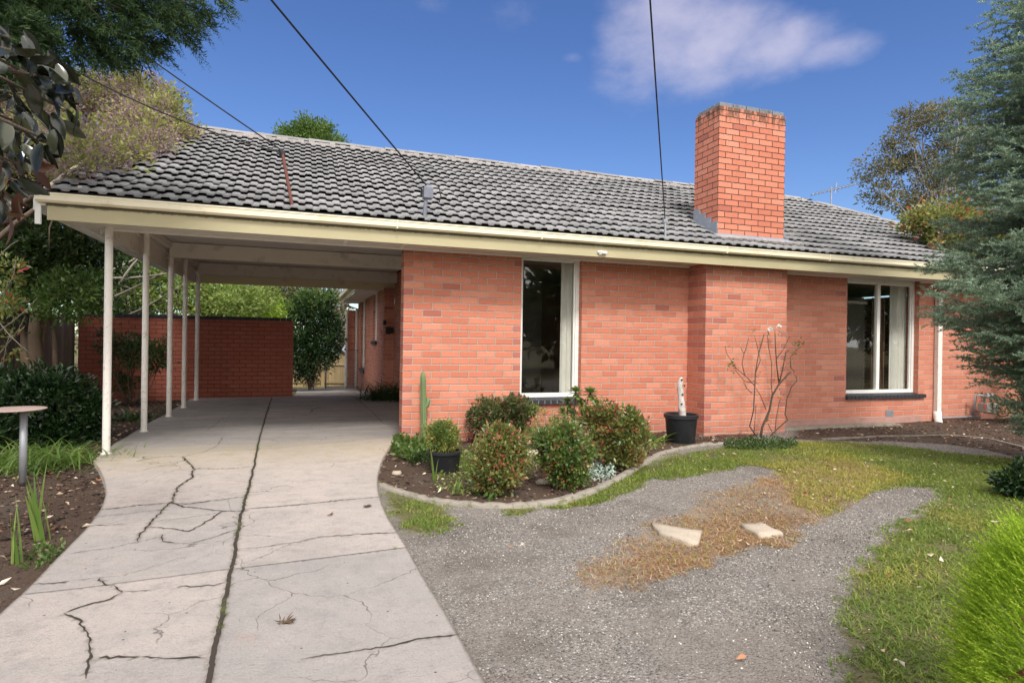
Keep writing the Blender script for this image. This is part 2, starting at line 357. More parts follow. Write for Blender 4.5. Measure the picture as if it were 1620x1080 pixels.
def ground_mat():
    t = NT('yard_ground'); o = t.obj()
    at = t.n('ShaderNodeAttribute', attribute_name='zone'); sp = t.n('ShaderNodeSeparateColor'); t.l(at.outputs['Color'], sp.inputs[0])
    gr, mu, dr = sp.outputs[0], sp.outputs[1], sp.outputs[2]
    e = t.noise(o, 14, 6, .75)
    def m(v): return t.mr(t.math('ADD', v, t.math('MULTIPLY', t.math('SUBTRACT', e, .5), .9)), .38, .62)
    # gravel: voronoi pebbles of mixed colour on fine dirt
    vr = t.n('ShaderNodeTexVoronoi'); t.l(o, vr.inputs['Vector']); vr.inputs['Scale'].default_value = 105
    vs = t.n('ShaderNodeSeparateColor'); t.l(vr.outputs['Color'], vs.inputs[0])
    peb = t.ramp(vs.outputs[0], [(0, (.06, .056, .053)), (.3, (.15, .138, .125)), (.7, (.26, .24, .215)), (.93, (.44, .41, .37)), (1, (.74, .70, .64))])
    dirt = t.mix(t.noise(o, 30, 5, .7), (.17, .15, .13), (.25, .22, .195))
    dens = t.mr(t.noise(o, .9, 5, .6), .36, .60)
    pm = t.math('MULTIPLY', t.mr(vr.outputs['Distance'], .62, .45), t.mr(dens, 0, 1, .35, 1))
    g = t.mix(pm, dirt, peb)
    g = t.mix(t.mr(t.noise(o, .7, 4, .5), .56, .72, 0, .45), g, (.19, .155, .13))
    mul = t.mix(t.noise(o, 45, 5, .8), (.03, .02, .015), (.13, .085, .06)); mul = t.mix(t.mr(t.noise(o, 120, 3, .8), .6, .7, 0, .8), mul, (.22, .15, .11))
    gs = t.mix(t.noise(o, 22, 5, .8), (.09, .085, .035), (.19, .165, .08))
    ds = t.mix(t.noise(o, 22, 5, .8), (.19, .15, .115), (.31, .25, .185))
    c = t.mix(m(mu), g, mul); c = t.mix(m(gr), c, gs); c = t.mix(m(dr), c, ds)
    c = t.mix(t.math('MULTIPLY', t.mr(t.noise(o, 1.6, 5, .7), .48, .64), .45), c, (.105, .088, .072))
    h = t.math('ADD', t.math('MULTIPLY', t.mr(vr.outputs['Distance'], .6, 0), .8), t.math('MULTIPLY', e, 1.))
    return t.end(t.pr(c, .92, t.bump(h, .008, .9), .2))
M['ground'] = ground_mat()

def leaf_mat(name, stops, rough=.42, trans=.3, spec=.45, patch=None):
    t = NT(name); g = t.n('ShaderNodeNewGeometry'); o = t.obj(); ta = t.n('ShaderNodeAttribute', attribute_name='tint').outputs['Fac']
    dl = t.math('MULTIPLY', t.math('SUBTRACT', ta, 1.5), t.math('GREATER_THAN', ta, .5)); r = t.math('MULTIPLY_ADD', dl, .75, g.outputs['Random Per Island'], clamp=True)
    c = t.ramp(r, stops)
    c = t.mix(t.mr(t.noise(o, 2.2, 3), .35, .7, 0, .3), c, tuple(v*1.3 for v in stops[len(stops)//2][1]))
    if patch: c = t.mix(t.mr(t.noise(o, patch[1], 4, .6), patch[2], patch[2]+.1, 0, .85), c, patch[0])
    p = t.pr(c, rough, None, spec); tl = t.n('ShaderNodeBsdfTranslucent'); t.l(t.mix(.5, c, tuple(min(1, v*2.2) for v in stops[len(stops)//2][1])), tl.inputs[0])
    m = t.n('ShaderNodeMixShader'); m.inputs[0].default_value = trans; t.l(p, m.inputs[1]); t.l(tl.outputs[0], m.inputs[2])
    return t.end(m.outputs[0])
def bark_mat(name, a, b, sc=8):
    t = NT(name); o = t.obj(); n = t.noise(t.scale(o, (1, 1, .25)), sc, 6, .75)
    return t.end(t.pr(t.mix(n, a, b), .9, t.bump(n, .02)))
M['bark'] = bark_mat('brown_bark', (.06, .045, .035), (.20, .15, .11), 20)
M['barkpale'] = bark_mat('smooth_bark', (.16, .11, .075), (.32, .24, .17), 12)
M['twig'] = bark_mat('grey_twig', (.22, .18, .15), (.42, .37, .32), 30)
M['rosebark'] = bark_mat('rose_stem', (.045, .032, .025), (.13, .10, .07), 30)
M['drift'] = bark_mat('driftwood', (.34, .29, .25), (.72, .68, .64), 9)
M['fence'] = None

# ------------------------------------------------------------------ foliage tools
def unit(v): return v/(np.linalg.norm(v, axis=-1, keepdims=True)+1e-9)
def rdir(n): return unit(RNG.normal(size=(n, 3)))
def leaves_geo(P, D, L, Wd, fold=.25, curl=.15):
    """each leaf: 6 vertices, folded along the midrib and curled"""
    n = len(P); D = unit(D); R = rdir(n); B = unit(np.cross(D, R)); N = np.cross(B, D)
    L = np.broadcast_to(L, n)[:, None]; Wd = np.broadcast_to(Wd, n)[:, None]
    a = P; m1 = P+D*L*.45; tip = P+D*L-N*L*curl
    l = m1+B*Wd*.5+N*Wd*fold; r = m1-B*Wd*.5+N*Wd*fold
    V = np.stack([a, r, tip, l], 1).reshape(-1, 3)
    i = np.arange(n)[:, None]*4
    Fq = np.concatenate([i+[0, 1, 2], i+[0, 2, 3]])
    return V, Fq
def blades_geo(P, D, L, Wd, droop, seg=3, flat=None):
    """grass blades / straps: tapered ribbons that bend down"""
    n = len(P); D = unit(D); side = unit(np.cross(D, np.array([0, 0, 1.])+rdir(n)*.15))
    L = np.broadcast_to(L, n)[:, None]; Wd = np.broadcast_to(Wd, n)[:, None]; dr = np.broadcast_to(droop, n)[:, None]
    hz = unit(D*[1, 1, 0]+rdir(n)*[.02, .02, 0])
    rows = []
    for k in range(seg+1):
        s = k/seg; c = P+D*L*s+hz*L*dr*s*s*.6-np.array([0, 0, 1.])*L*dr*s*s*.55
        w = Wd*(1-s**1.6)*.5 if k < seg else Wd*0
        rows += [c-side*w, c+side*w] if k < seg else [c]
    V = np.stack(rows, 1).reshape(-1, 3); m_ = 2*seg+1; i = np.arange(n)[:, None]*m_
    q = np.concatenate([i+[2*k, 2*k+1, 2*k+3, 2*k+2] for k in range(seg-1)]) if seg > 1 else np.zeros((0, 4), int)
    tr = i+[2*seg-2, 2*seg-1, 2*seg]
    return V, q, tr
def in_blobs(blobs, n, pw=.45):
    """points in a set of ellipsoids (cx,cy,cz,rx,ry,rz), biased to their skins; volume weighted"""
    b = np.array(blobs, float); w = (b[:, 3]*b[:, 4]*b[:, 5])**.75; k = RNG.choice(len(b), n, p=w/w.sum())
    r = RNG.random(n)**pw; d = rdir(n); return b[k, :3]+d*b[k, 3:]*r[:, None], d
def clumps(blobs, nc, per, cr, L, Wd, up=.25, out=1., pw=.45, fold=.25, curl=.15, jit=.3, squash=1.):
    C, dC = in_blobs(blobs, nc, pw); idx = np.repeat(np.arange(nc), per); n = len(idx)
    d = rdir(n); rr = RNG.random(n)**.5
    crr = cr*(.6+.8*RNG.random(nc))[idx][:, None]
    P = C[idx]+d*crr*rr[:, None]*[1, 1, squash]
    D = unit(d*.8+dC[idx]*out+RNG.normal(size=(n, 3))*.6+[0, 0, up])
    Ls = L*(1-jit+2*jit*RNG.random(n)); V, Fq = leaves_geo(P, D, Ls, Ls*Wd/L, fold, curl)
    TINT[len(V)] = np.repeat(1+RNG.random(nc)[idx], 4)
    return V, Fq, C
def limb(mb, a, b, r0, r1, wob=.12, seg=5, n=6):
    a, b = np.asarray(a, float), np.asarray(b, float); L = np.linalg.norm(b-a); pts = [a]; off = rdir(2)*L*wob
    for k in range(1, seg): s = k/seg; pts.append(a+(b-a)*s+off[0]*math.sin(s*math.pi)*.7+off[1]*math.sin(2*s*math.pi)*.4)
    pts.append(b); mb.tube(pts, [r0+(r1-r0)*k/seg for k in range(seg+1)], n); return pts
def shrub(name, label, cat, base, blobs, nc, per, cr, L, Wd, mat, group=None, stem=.02, nst=8, bark='bark', extra=None, fname='foliage', **k):
    root = empty(name, base, label, cat, group)
    V, Fq, C = clumps(blobs, nc, per, cr, L, Wd, **k)
    link(fname, np_mesh(fname, V, [Fq]), mat, root)
    if nst:
        mb = MB(); base = np.asarray(base, float)
        for i in RNG.choice(len(C), min(nst, len(C)), replace=False): limb(mb, base+RNG.normal(size=3)*[stem*2, stem*2, 0]-[0, 0, .02], C[i], stem, stem*.25, .1)
        mb.build('stem', M[bark], root, True)
    return root, C
def tree(name, label, base, fork, r0, blobs, nc, per, cr, L, Wd, mat, bark='bark', nl=14, group=None, cat='tree', trunk_pts=None, **k):
    root = empty(name, base, label, cat, group)
    V, Fq, C = clumps(blobs, nc, per, cr, L, Wd, **k)
    link('crown', np_mesh('crown', V, [Fq]), mat, root)
    mb = MB(); base = np.asarray(base, float); fork = np.asarray(fork, float)
    limb(mb, base-[0, 0, .05], fork, r0, r0*.6, .06, 6, 10)
    for i in RNG.choice(len(C), min(nl, len(C)), replace=False): 
        p = limb(mb, fork-(fork-base)*RNG.random()*.25, C[i], r0*.42, r0*.07, .12)
        for j in range(2):
            q = p[3]+rdir(1)[0]*np.linalg.norm(C[i]-fork)*.35; limb(mb, p[3], q, r0*.18, r0*.04, .1, 3, 5)
    mb.build('trunk', M[bark], root, True)
    return root, C

exec_parts = True

# ================================================================== HOUSE
house = empty('brick_house', (0, 0, 0), 'single storey orange brick house with grey tiled roof, chimney and open carport', 'house')
def part(mb, name, mats, parent=house, label=None, **k):
    o = mb.build(name, mats, parent, **k)
    if label: o['label'] = label
    return o
ZT = 2.42
# front wall with two openings
w = MB()
w.box(0, 1.55, 0, .23, -.3, ZT); w.box(1.55, 2.44, 0, .23, -.3, .415); w.box(2.44, 7.225, 0, .23, -.3, ZT)
w.box(7.225, 8.86, 0, .23, -.3, .385); w.box(8.86, 12.1, 0, .23, -.3, ZT)
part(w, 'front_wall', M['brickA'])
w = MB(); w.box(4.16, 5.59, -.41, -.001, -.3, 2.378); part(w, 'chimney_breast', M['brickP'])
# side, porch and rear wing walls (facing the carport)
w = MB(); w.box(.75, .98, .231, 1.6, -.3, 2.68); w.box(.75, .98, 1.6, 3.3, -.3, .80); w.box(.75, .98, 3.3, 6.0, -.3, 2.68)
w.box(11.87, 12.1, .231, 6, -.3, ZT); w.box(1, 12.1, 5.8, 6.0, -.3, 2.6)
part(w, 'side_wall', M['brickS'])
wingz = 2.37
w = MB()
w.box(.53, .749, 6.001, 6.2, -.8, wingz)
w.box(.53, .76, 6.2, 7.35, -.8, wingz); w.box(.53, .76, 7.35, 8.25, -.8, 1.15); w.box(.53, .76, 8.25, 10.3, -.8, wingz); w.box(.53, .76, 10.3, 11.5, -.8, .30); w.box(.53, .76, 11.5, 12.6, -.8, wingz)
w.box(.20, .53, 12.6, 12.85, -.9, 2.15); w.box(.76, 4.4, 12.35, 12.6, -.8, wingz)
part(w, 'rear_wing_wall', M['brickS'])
# footing course and concrete strip under the right part
w = MB(); w.box(5.6, 8.9, -.035, -.002, -.12, .075); part(w, 'footing', M['footing'])
w = MB(); w.box(5.62, 8.1, -.30, -.036, -.10, -.005); part(w, 'concrete_strip', M['curb'], bevel=.01)

# interior shell so that the windows look into real rooms
w = MB(); w.box(1.0, 11.8, .24, 5.79, -.02, .02); part(w, 'room_floor', M['carpet'])
w = MB(); w.box(1.0, 11.8, .24, 5.79, 2.45, 2.5); w.box(1.0, 11.8, 3.6, 3.7, .02, 2.44); w.box(5.0, 5.1, .25, 3.59, .02, 2.44); part(w, 'room_wall', M['wall_in'])
for nm, bb in (('picture_frame', (2.1, 2.75, 3.52, 3.6, 1.0, 1.9)), ('room_screen', (2.9, 3.0, 2.0, 2.6, .03, 2.2)), ('cupboard', (1.3, 1.9, 3.0, 3.5, .03, 1.7)), ('inner_door', (7.6, 8.6, 3.4, 3.6, .03, 2.1))):
    w = MB(); w.box(*bb); part(w, nm, M['wood_in'])

# ---------------- windows
def window(x0, x1, z0, z1, mull, curtains, mesh=None):
    f = MB(); y0, y1 = .085, .15; fw = .055
    f.box(x0+.002, x0+fw, y0, y1, z0, z1); f.box(x1-fw, x1-.002, y0, y1, z0, z1)
    f.box(x0+fw, x1-fw, y0+.002, y1, z1-fw, z1); f.box(x0+fw, x1-fw, y0-.012, y1, z0, z0+fw)
    for m_ in mull: f.box(m_-.035, m_+.035, y0+.003, y1, z0+fw, z1-fw)
    # outer bead, stepped
    f.box(x1-fw-.022, x1-fw, y0+.02, y1-.01, z0+fw, z1-fw); f.box(x0+fw, x1-fw-.022, y0+.02, y1-.01, z1-fw-.02, z1-fw)
    fr = part(f, 'window', M['white'], bevel=.003)
    g = MB(); ed = [x0+fw]+[m_ for m_ in mull]+[x1-fw]
    for a, b in zip(ed[:-1], ed[1:]): 
        p = MB(); p.box(a+.02, b-.02, y0+.035, y0+.040, z0+fw-.01, z1-fw+.01); part(p, 'pane', M['glass'], fr)
    # sill of dark bricks on edge
    s = MB(); n = int((x1-x0+.06)/.082); xs = x0-.01
    e = x1+.15 if mull else x1-.01
    n = int(round((e-xs)/.0865)); step = (e-xs)/n
    for k in range(n):
        a = xs+k*step; v = [(a+.004, -.045, z0-.085), (a+step-.005, -.045, z0-.085), (a+step-.005, .084, z0-.085), (a+.004, .084, z0-.085), (a+.004, -.045, z0-.028), (a+step-.005, -.045, z0-.028), (a+step-.005, .084, z0-.002), (a+.004, .084, z0-.002)]
        s.add(v, [(0,3,2,1),(4,5,6,7),(0,1,5,4),(1,2,6,5),(2,3,7,6),(3,0,4,7)], 0)
    s.add([(xs+.006, -.036, z0-.08), (e-.006, -.036, z0-.08), (e-.006, .083, z0-.08), (xs+.006, .083, z0-.08), (xs+.006, -.036, z0-.033), (e-.006, -.036, z0-.033), (e-.006, .083, z0-.008), (xs+.006, .083, z0-.008)], [(0,3,2,1),(4,5,6,7),(0,1,5,4),(1,2,6,5),(2,3,7,6),(3,0,4,7)], 1)
    part(s, 'sill', [M['sillbrick'], M['mortarw']], fr)
    for (c0, c1, yc) in curtains:
        n = 60; V = []; 
        for k in range(n+1):
            x = c0+(c1-c0)*k/n; yy = yc+.034*math.sin(k*.75)+.014*math.sin(k*2.7+1); V += [(x, yy, z0+.03), (x, yy, z1-.03)]
        mb = MB(); mb.add(V, [(2*k, 2*k+2, 2*k+3, 2*k+1) for k in range(n)]); part(mb, 'curtain', M['curtain'], fr, smooth=True)
    if mesh:
        a, b, zz0, zz1, ym = mesh; mb = MB(); st = .062; h = zz1-zz0; wd = b-a; c = -h
        def seg(p, q): mb.obox(((p[0]+q[0])/2, ym, (p[1]+q[1])/2), ((q[0]-p[0])/2, 0, (q[1]-p[1])/2), (0, .002, 0), (-.0022*(q[1]-p[1])/max(1e-6, math.hypot(q[0]-p[0], q[1]-p[1])), 0, .0022*(q[0]-p[0])/max(1e-6, math.hypot(q[0]-p[0], q[1]-p[1]))))
        sl_ = 1.35
        while c < wd*sl_:
            for sg in (1, -1):
                # line z = zz0 + sl*(x-a) - c  clipped
                xa = a+max(0, c/sl_); xb = a+min(wd, (c+h)/sl_)
                if xb-xa > .01:
                    pa, pb = (xa, zz0+sl_*(xa-a)-c), (xb, zz0+sl_*(xb-a)-c)
                    if sg < 0: pa, pb = (a+b-pa[0], pa[1]), (a+b-pb[0], pb[1])
                    seg(pa, pb)
            c += st*1.25
        mb.box(a-.03, b+.03, ym-.01, ym+.01, zz1, zz1+.05); part(mb, 'security_screen', M['screen'], fr)
    return fr
window(1.55, 2.44, .50, ZT, [], [(2.225, 2.40, .22)])
window(7.225, 8.86, .47, 2.375, [8.03], [(8.48, 8.82, .235)], (7.27, 7.98, .54, 1.98, .30))
hb = MB(); hb.box(7.225, 8.86, .0835, .15, 2.376, 2.42); part(hb, 'window_head', M['white'])
mb = MB()
for k in range(26):
    x = 8.10+.011*k
    mb.box(x, x+.006+.003*(k % 3), .27+.02*math.sin(k), .275+.02*math.sin(k), .52, 2.1)
part(mb, 'timber_blind', M['wood_in'])
def side_window(x, y0, y1, z0, z1, sill=.12):
    f = MB(); f.box(x+.06, x+.12, y0+.001, y0+.07, z0, z1); f.box(x+.06, x+.12, y1-.07, y1-.001, z0, z1); f.box(x+.062, x+.12, y0+.07, y1-.07, z0, z0+.06); f.box(x+.062, x+.12, y0+.07, y1-.07, z1-.06, z1)
    fr = part(f, 'window', M['white'])
    g = MB(); g.box(x+.085, x+.09, y0+.06, y1-.06, z0+.05, z1-.05); part(g, 'pane', M['glass'], fr)
    s = MB(); s.box(x-.05, x+.059, y0-.02, y1+.02, z0-.09, z0-.005); part(s, 'sill', M['sillbrick'], fr, bevel=.004)
side_window(.75, 1.6, 3.3, .85, 2.67); side_window(.53, 7.35, 8.25, 1.2, wingz-.002); side_window(.53, 10.3, 11.5, .35, wingz-.002)

# ---------------- roof
YE, YR, YB = -.63, 2.8, 6.23; ZE, ZR = 2.585, 4.37; XL, XR = -3.52, 12.5
PIT = math.atan2(ZR-ZE, YR-YE); slen = math.hypot(ZR-ZE, YR-YE)
def hipx(y): return 9.05+(YR-y) if y <= YR else 9.05+(y-YR)
def tile_slope(front=True):
    rows = 15; g = slen/rows; per = .152; prof = [(0, 0), (.38, 0), (.48, 1), (.90, 1), (1.0, 0)]
    Vs, Fs, cnt = [], [], 0
    n = np.array([0, -math.sin(PIT), math.cos(PIT)]) if front else np.array([0, math.sin(PIT), math.cos(PIT)])
    up = np.array([0, math.cos(PIT), math.sin(PIT)]) if front else np.array([0, -math.cos(PIT), math.sin(PIT)])
    org = np.array([0, YE if front else YB, ZE])
    rg = np.random.default_rng(3 if front else 4)
    for r in range(rows):
        s0, s1 = r*g, (r+1)*g+.09
        ymid = YE+(r+.5)*g*math.cos(PIT); xmax = hipx(ymid)
        x = XL
        while x < xmax:
            # a tile = two rolls, its own island, slightly out of line
            dx, ds, dn = rg.normal(0, .002), rg.normal(0, .006), rg.normal(0, .003)
            us = []
            for rep in range(2):
                for k, (pu, ph) in enumerate(prof[:-1]): us.append((rep*per+pu*per, ph))
            us.append((2*per, 0))
            if x < 3.9 or x > 5.9 or True:
                b = cnt
                for (sv, lift) in ((s0+ds, .056), (s1+ds, .003)):
                    for pu, ph in us:
                        Vs.append(org+np.array([x+pu+dx, 0, 0])+up*sv+n*(lift+dn+ph*.021))
                m_ = len(us)
                for pu, ph in us: Vs.append(org+np.array([x+pu+dx, 0, 0])+up*(s0+ds+.004)+n*(.042+dn+ph*.020))
                for k in range(m_-1):
                    Fs.append((b+k, b+k+1, b+m_+k+1, b+m_+k)); Fs.append((b+2*m_+k, b+2*m_+k+1, b+k+1, b+k))
                cnt += 3*m_
            x += 2*per
    return np.array(Vs), np.array(Fs)
V1, F1 = tile_slope(True); V2, F2 = tile_slope(False)
# hip end slope: plain lapped courses
hv, hf = [], []
for r in range(12):
    a0, a1 = r/12, (r+1)/12+.01
    y0a, y0b = YE+(YR-YE)*a0, YB-(YB-YR)*a0; y1a, y1b = YE+(YR-YE)*min(1, a1), YB-(YB-YR)*min(1, a1); x0, x1 = XR-(XR-9.05)*a0, XR-(XR-9.05)*min(1, a1); z0, z1 = ZE+(ZR-ZE)*a0+.03, ZE+(ZR-ZE)*min(1, a1)
    b = len(V1)+len(V2)+len(hv); hv += [(x0, y0a, z0), (x0, y0b, z0), (x1, y1b, z1), (x1, y1a, z1)]; hf.append((b, b+1, b+2, b+3))
roof = link('roof', np_mesh('roof', np.concatenate([V1, V2, hv]), [np.concatenate([F1, F2+len(V1), np.array(hf)])]), M['tile'], house)
mb = MB(); mb.add([(XL+.03, YE+.03, ZE-.02), (XR-.1, YE+.03, ZE-.02), (9.05, YR, ZR-.03), (XL+.03, YR, ZR-.03), (XL+.03, YB-.03, ZE-.02), (XR-.1, YB-.03, ZE-.02)], [(0, 1, 2, 3), (3, 2, 5, 4), (1, 5, 2)]); mb.box(XL+.03, XR-.1, YE+.005, YE+.03, ZE-.03, ZE+.035)
part(mb, 'roof_underlay', M['dark'], roof)
# ridge and hip caps on a mortar bed
def caps(name, p, q, step=.40, r=.105):
    p, q = np.asarray(p, float), np.asarray(q, float); L = np.linalg.norm(q-p); d = (q-p)/L; sd = unit(np.cross(d, [0, 0, 1.])); up = np.cross(sd, d)
    n = int(L/step); mb = MB(); bed = MB()
    rg = np.random.default_rng(5)
    for k in range(n):
        a = p+d*(k*step+.0); b = p+d*((k+1)*step+.03); vs = []
        j = rg.normal(0, .005, 3)
        for c, rr in ((a, r*1.05), (b, r*.95)):
            for i in range(9):
                th = math.pi*(i/8)*.92+.04*math.pi; vs.append(c+j+sd*rr*math.cos(th)+up*(rr*.62*math.sin(th)-.012))
        mb.add(vs, [(i, i+1, 9+i+1, 9+i) for i in range(8)]+[tuple(range(9))])
    for k in range(int(L/.08)):
        a = p+d*(k*.08)+up*(-.055); w_ = r*(1.15+rg.normal(0, .13))
        bed.obox(a+d*.04, d*.042, sd*w_, up*(.035+rg.normal(0, .006)))
    o = part(mb, name, M['tile'], roof, smooth=False); part(bed, 'mortar_bed', M['mortcap'], roof)
caps('ridge_capping', (XL, YR, ZR+.045), (9.05, YR, ZR+.045))
caps('hip_capping', (XR-.05, YE+.05, ZE+.07), (9.05, YR, ZR+.04))
# gable end on the carport side
mb = MB(); mb.add([(XL+.02, YE+.02, ZE-.05), (XL+.02, YB-.02, ZE-.05), (XL+.02, YR, ZR-.02), (XL+.06, YE+.02, ZE-.05), (XL+.06, YB-.02, ZE-.05), (XL+.06, YR, ZR-.02)], [(0, 2, 1), (3, 4, 5), (0, 1, 4, 3), (1, 2, 5, 4), (2, 0, 3, 5)])
part(mb, 'gable', M['beam'])
mb = MB(); mb.obox(((XL-.01), (YE+YR)/2, (ZE+ZR)/2-.04), (.018, 0, 0), (0, (YR-YE)/2, (ZR-ZE)/2), (0, -.07*math.sin(PIT), .07*math.cos(PIT))); mb.obox(((XL-.01), (YB+YR)/2, (ZE+ZR)/2-.04), (.018, 0, 0), (0, -(YB-YR)/2, (ZR-ZE)/2), (0, .07*math.sin(PIT), .07*math.cos(PIT)))
part(mb, 'barge_board', M['cream'])
# gutter: quad profile extruded along X, ends open to a stop end
def gutter(name, prof, x0, x1, parent=house, mat=None):
    vs, fs = [], []; n = len(prof); cuts = list(np.arange(x0, x1, 3.05))+[x1]
    for x in cuts: vs += [(x, y, z) for y, z in prof]
    for i in range(len(cuts)-1): fs += [(i*n+k, (i+1)*n+k, (i+1)*n+k+1, i*n+k+1) for k in range(n-1)]
    fs += [tuple(range(n)), tuple((len(cuts)-1)*n+k for k in range(n-1, -1, -1))]
    mb = MB(); mb.add(vs, fs); return mb
gp = [(-.606, 2.505), (-.66, 2.505), (-.682, 2.522), (-.686, 2.575), (-.694, 2.578), (-.694, 2.592), (-.684, 2.592), (-.684, 2.582), (-.676, 2.578), (-.672, 2.53), (-.652, 2.515), (-.614, 2.515), (-.614, 2.588), (-.606, 2.588)]
g = gutter('gutter', gp, -3.575, 12.55)
for x in (1.55, 4.28, 6.1, 8.2, -.2): g.box(x, x+.012, -.697, -.606, 2.500, 2.594)
part(g, 'gutter', M['creamg'])
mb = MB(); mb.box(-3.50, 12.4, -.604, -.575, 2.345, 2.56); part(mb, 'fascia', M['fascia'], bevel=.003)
mb = MB(); mb.box(-3.63, -3.585, -.55, 6.2, 2.44, 2.56); mb.box(-3.60, -3.55, -.60, -.57, 2.30, 2.50); part(mb, 'side_gutter', M['white'], bevel=.006)
mb = MB(); mb.box(-3.50, 12.4, 6.18, 6.21, 2.335, 2.50); mb.box(-3.5, 12.4, 6.24, 6.34, 2.43, 2.53); part(mb, 'rear_fascia', M['cream'])
# soffits and trims
mb = MB(); mb.box(-3.48, 12.3, -.574, -.002, 2.385, 2.40)
part(mb, 'front_soffit', M['soffit'])
for a, b in ((-3.2, 1.55), (2.44, 4.155), (5.595, 7.225), (8.86, 12.1)): mb = MB(); mb.box(a, b, -.030, -.003, 2.362, 2.384); part(mb, 'soffit_trim', M['trim'])
for x in (-.72, -.05, 2.7, 6.2): mb = MB(); mb.box(x-.02, x+.02, -.572, -.032, 2.378, 2.384); part(mb, 'soffit_joint', M['trim'])
mb = MB(); mb.box(1.551, 2.439, -.001, .084, 2.37, 2.384); part(mb, 'window_head', M['trim'])
# carport ceiling, beams, slatted side valance
mb = MB(); mb.box(-3.45, .74, .04, 6.17, 2.70, 2.715)
for y in (.72, 1.45, 2.2, 3.8, 4.6): mb.box(-3.0, .74, y, y+.03, 2.69, 2.699)
mb.box(-1.35, -1.32, .04, 6.1, 2.692, 2.699)
mb.box(.54, 1.2, 6.22, 6.0+6.6, 2.371, 2.385); mb.box(.03, .54, 6.22, 12.6, 2.372, 2.386)
part(mb, 'carport_ceiling', M['soffit'])
mb = MB(); mb.box(-3.45, .74, .0, .038, 2.40, 2.70); part(mb, 'front_beam', M['beam'])
mb = MB(); mb.box(-3.12, .745, 2.97, 3.06, 2.46, 2.688); part(mb, 'carport_beam', M['beam'], bevel=.004)
mb = MB(); mb.box(-3.12, .745, 5.62, 5.71, 2.46, 2.688); part(mb, 'carport_beam', M['beam'], bevel=.004)
mb = MB(); mb.box(-3.17, -3.09, .04, 6.1, 2.60, 2.688); mb.box(-3.21, -3.185, -.03, 6.15, 2.54, 2.70); part(mb, 'edge_beam', M['beam'], bevel=.004)
mb = MB()
for k in range(50):
    y = .02+k*.124
    if y > 6.1: break
    mb.box(-3.232-.003*(k % 2), -3.214, y, y+.117, 2.325, 2.62)
mb.box(-3.26, -3.236, -.58, 6.17, 2.56, 2.70)
part(mb, 'slatted_valance', M['beam'])
mb = MB()
for a in ((-3.48, -3.24),): mb.box(a[0], a[1], -.0, 6.17, 2.44, 2.45)
part(mb, 'side_soffit', M['soffit'])
PY = (-.10, 1.51, 3.08, 4.32, 5.66); PT = (2.40, 2.585, 2.46, 2.585, 2.46)
p0 = None
for k, (y, zt) in enumerate(zip(PY, PT)):
    mb = MB(); mb.tube([(-3.118, y, -.02), (-3.118, y, zt)], .038, 16); mb.tube([(-3.118, y, -.002), (-3.118, y, .012)], .052, 16); mb.box(-3.17, -3.066, y-.045, y+.045, zt-.006, zt+.002)
    part(mb, 'carport_post', M['post'], smooth=False)
for o in house.children:
    if o.name.startswith('carport_post'):
        b = o.modifiers.new('e', 'EDGE_SPLIT'); o.data.polygons.foreach_set('use_smooth', np.ones(len(o.data.polygons), bool))
# wing roof edge
mb = MB(); mb.box(-.03, .005, 6.36, 12.9, 2.37, 2.50); mb.box(-.13, -.035, 6.36, 12.95, 2.46, 2.56); mb.add([(-.1, 6.36, 2.56), (-.1, 12.95, 2.56), (4.4, 12.95, 4.4), (4.4, 6.36, 4.4), (-.1, 6.36, 2.54), (-.1, 12.95, 2.54), (4.4, 12.95, 4.38), (4.4, 6.36, 4.38)], [(0,3,2,1),(4,5,6,7),(0,1,5,4),(1,2,6,5),(2,3,7,6),(3,0,4,7)])
part(mb, 'rear_wing_eave', M['cream'])

# ---------------- chimney
mb = MB(); cx0, cx1, cy0, cy1 = 4.46, 5.66, -.25, .31
mb.box(cx0, cx1, cy0, cy1, 2.72, 4.70); ch = part(mb, 'chimney', M['brickC'])
mb = MB(); rg = np.random.default_rng(8)
for a0, a1, yy in ((cx0+.02, cx1-.02, cy0+.015), (cx0+.02, cx1-.02, cy1-.125)):
    x = a0
    while x < a1-.05:
        x2 = min(x+.226, a1); mb.box(x, x2, yy, yy+.11, 4.701, 4.768+rg.normal(0, .003)); x = x2+.012
for y in np.arange(cy0+.14, cy1-.16, .1): mb.box(cx0+.02, cx0+.13, y, y+.09, 4.701, 4.768); mb.box(cx1-.13, cx1-.02, y, y+.09, 4.701, 4.768)
mb.box(cx0+.04, cx1-.04, cy0+.03, cy1-.03, 4.7005, 4.750); part(mb, 'chimney_cap', M['capgrey'], ch, bevel=.004)
mb = MB()
def rz(y): return ZE+(y-YE)*math.tan(PIT)
mb.box(cx0+.0, cx1+.01, cy0-.012, cy0-.001, rz(cy0)+.0, rz(cy0)+.075)
for k in range(4):
    y0 = cy0+k*.14; y1 = min(y0+.14, cy1); zt = 2.86+.30*.0+(k+1)*.086+.03
    mb.box(cx0-.012, cx0-.001, y0, y1, rz(y0)-.05, zt+.06); mb.box(cx1+.001, cx1+.012, y0, y1, rz(y0)-.05, zt+.06)
up = np.array([0, math.cos(PIT), math.sin(PIT)]); nn = np.array([0, -math.sin(PIT), math.cos(PIT)])
mb.obox(np.array([(cx0+cx1)/2, cy0-.08, rz(cy0-.08)+.068]), ((cx1-cx0)/2+.08, 0, 0), up*.085, nn*.004)
part(mb, 'flashing', M['lead'], ch)
mb = MB()
for k in range(44):
    x = cx0-.12+k*.035; mb.obox(np.array([x, cy0-.155+rg.normal(0, .008), rz(cy0-.16)+.065]), (.022, 0, 0), up*(.02+rg.random()*.015), nn*(.012+rg.random()*.01))
part(mb, 'flashing_mortar', M['mortcap'], ch)

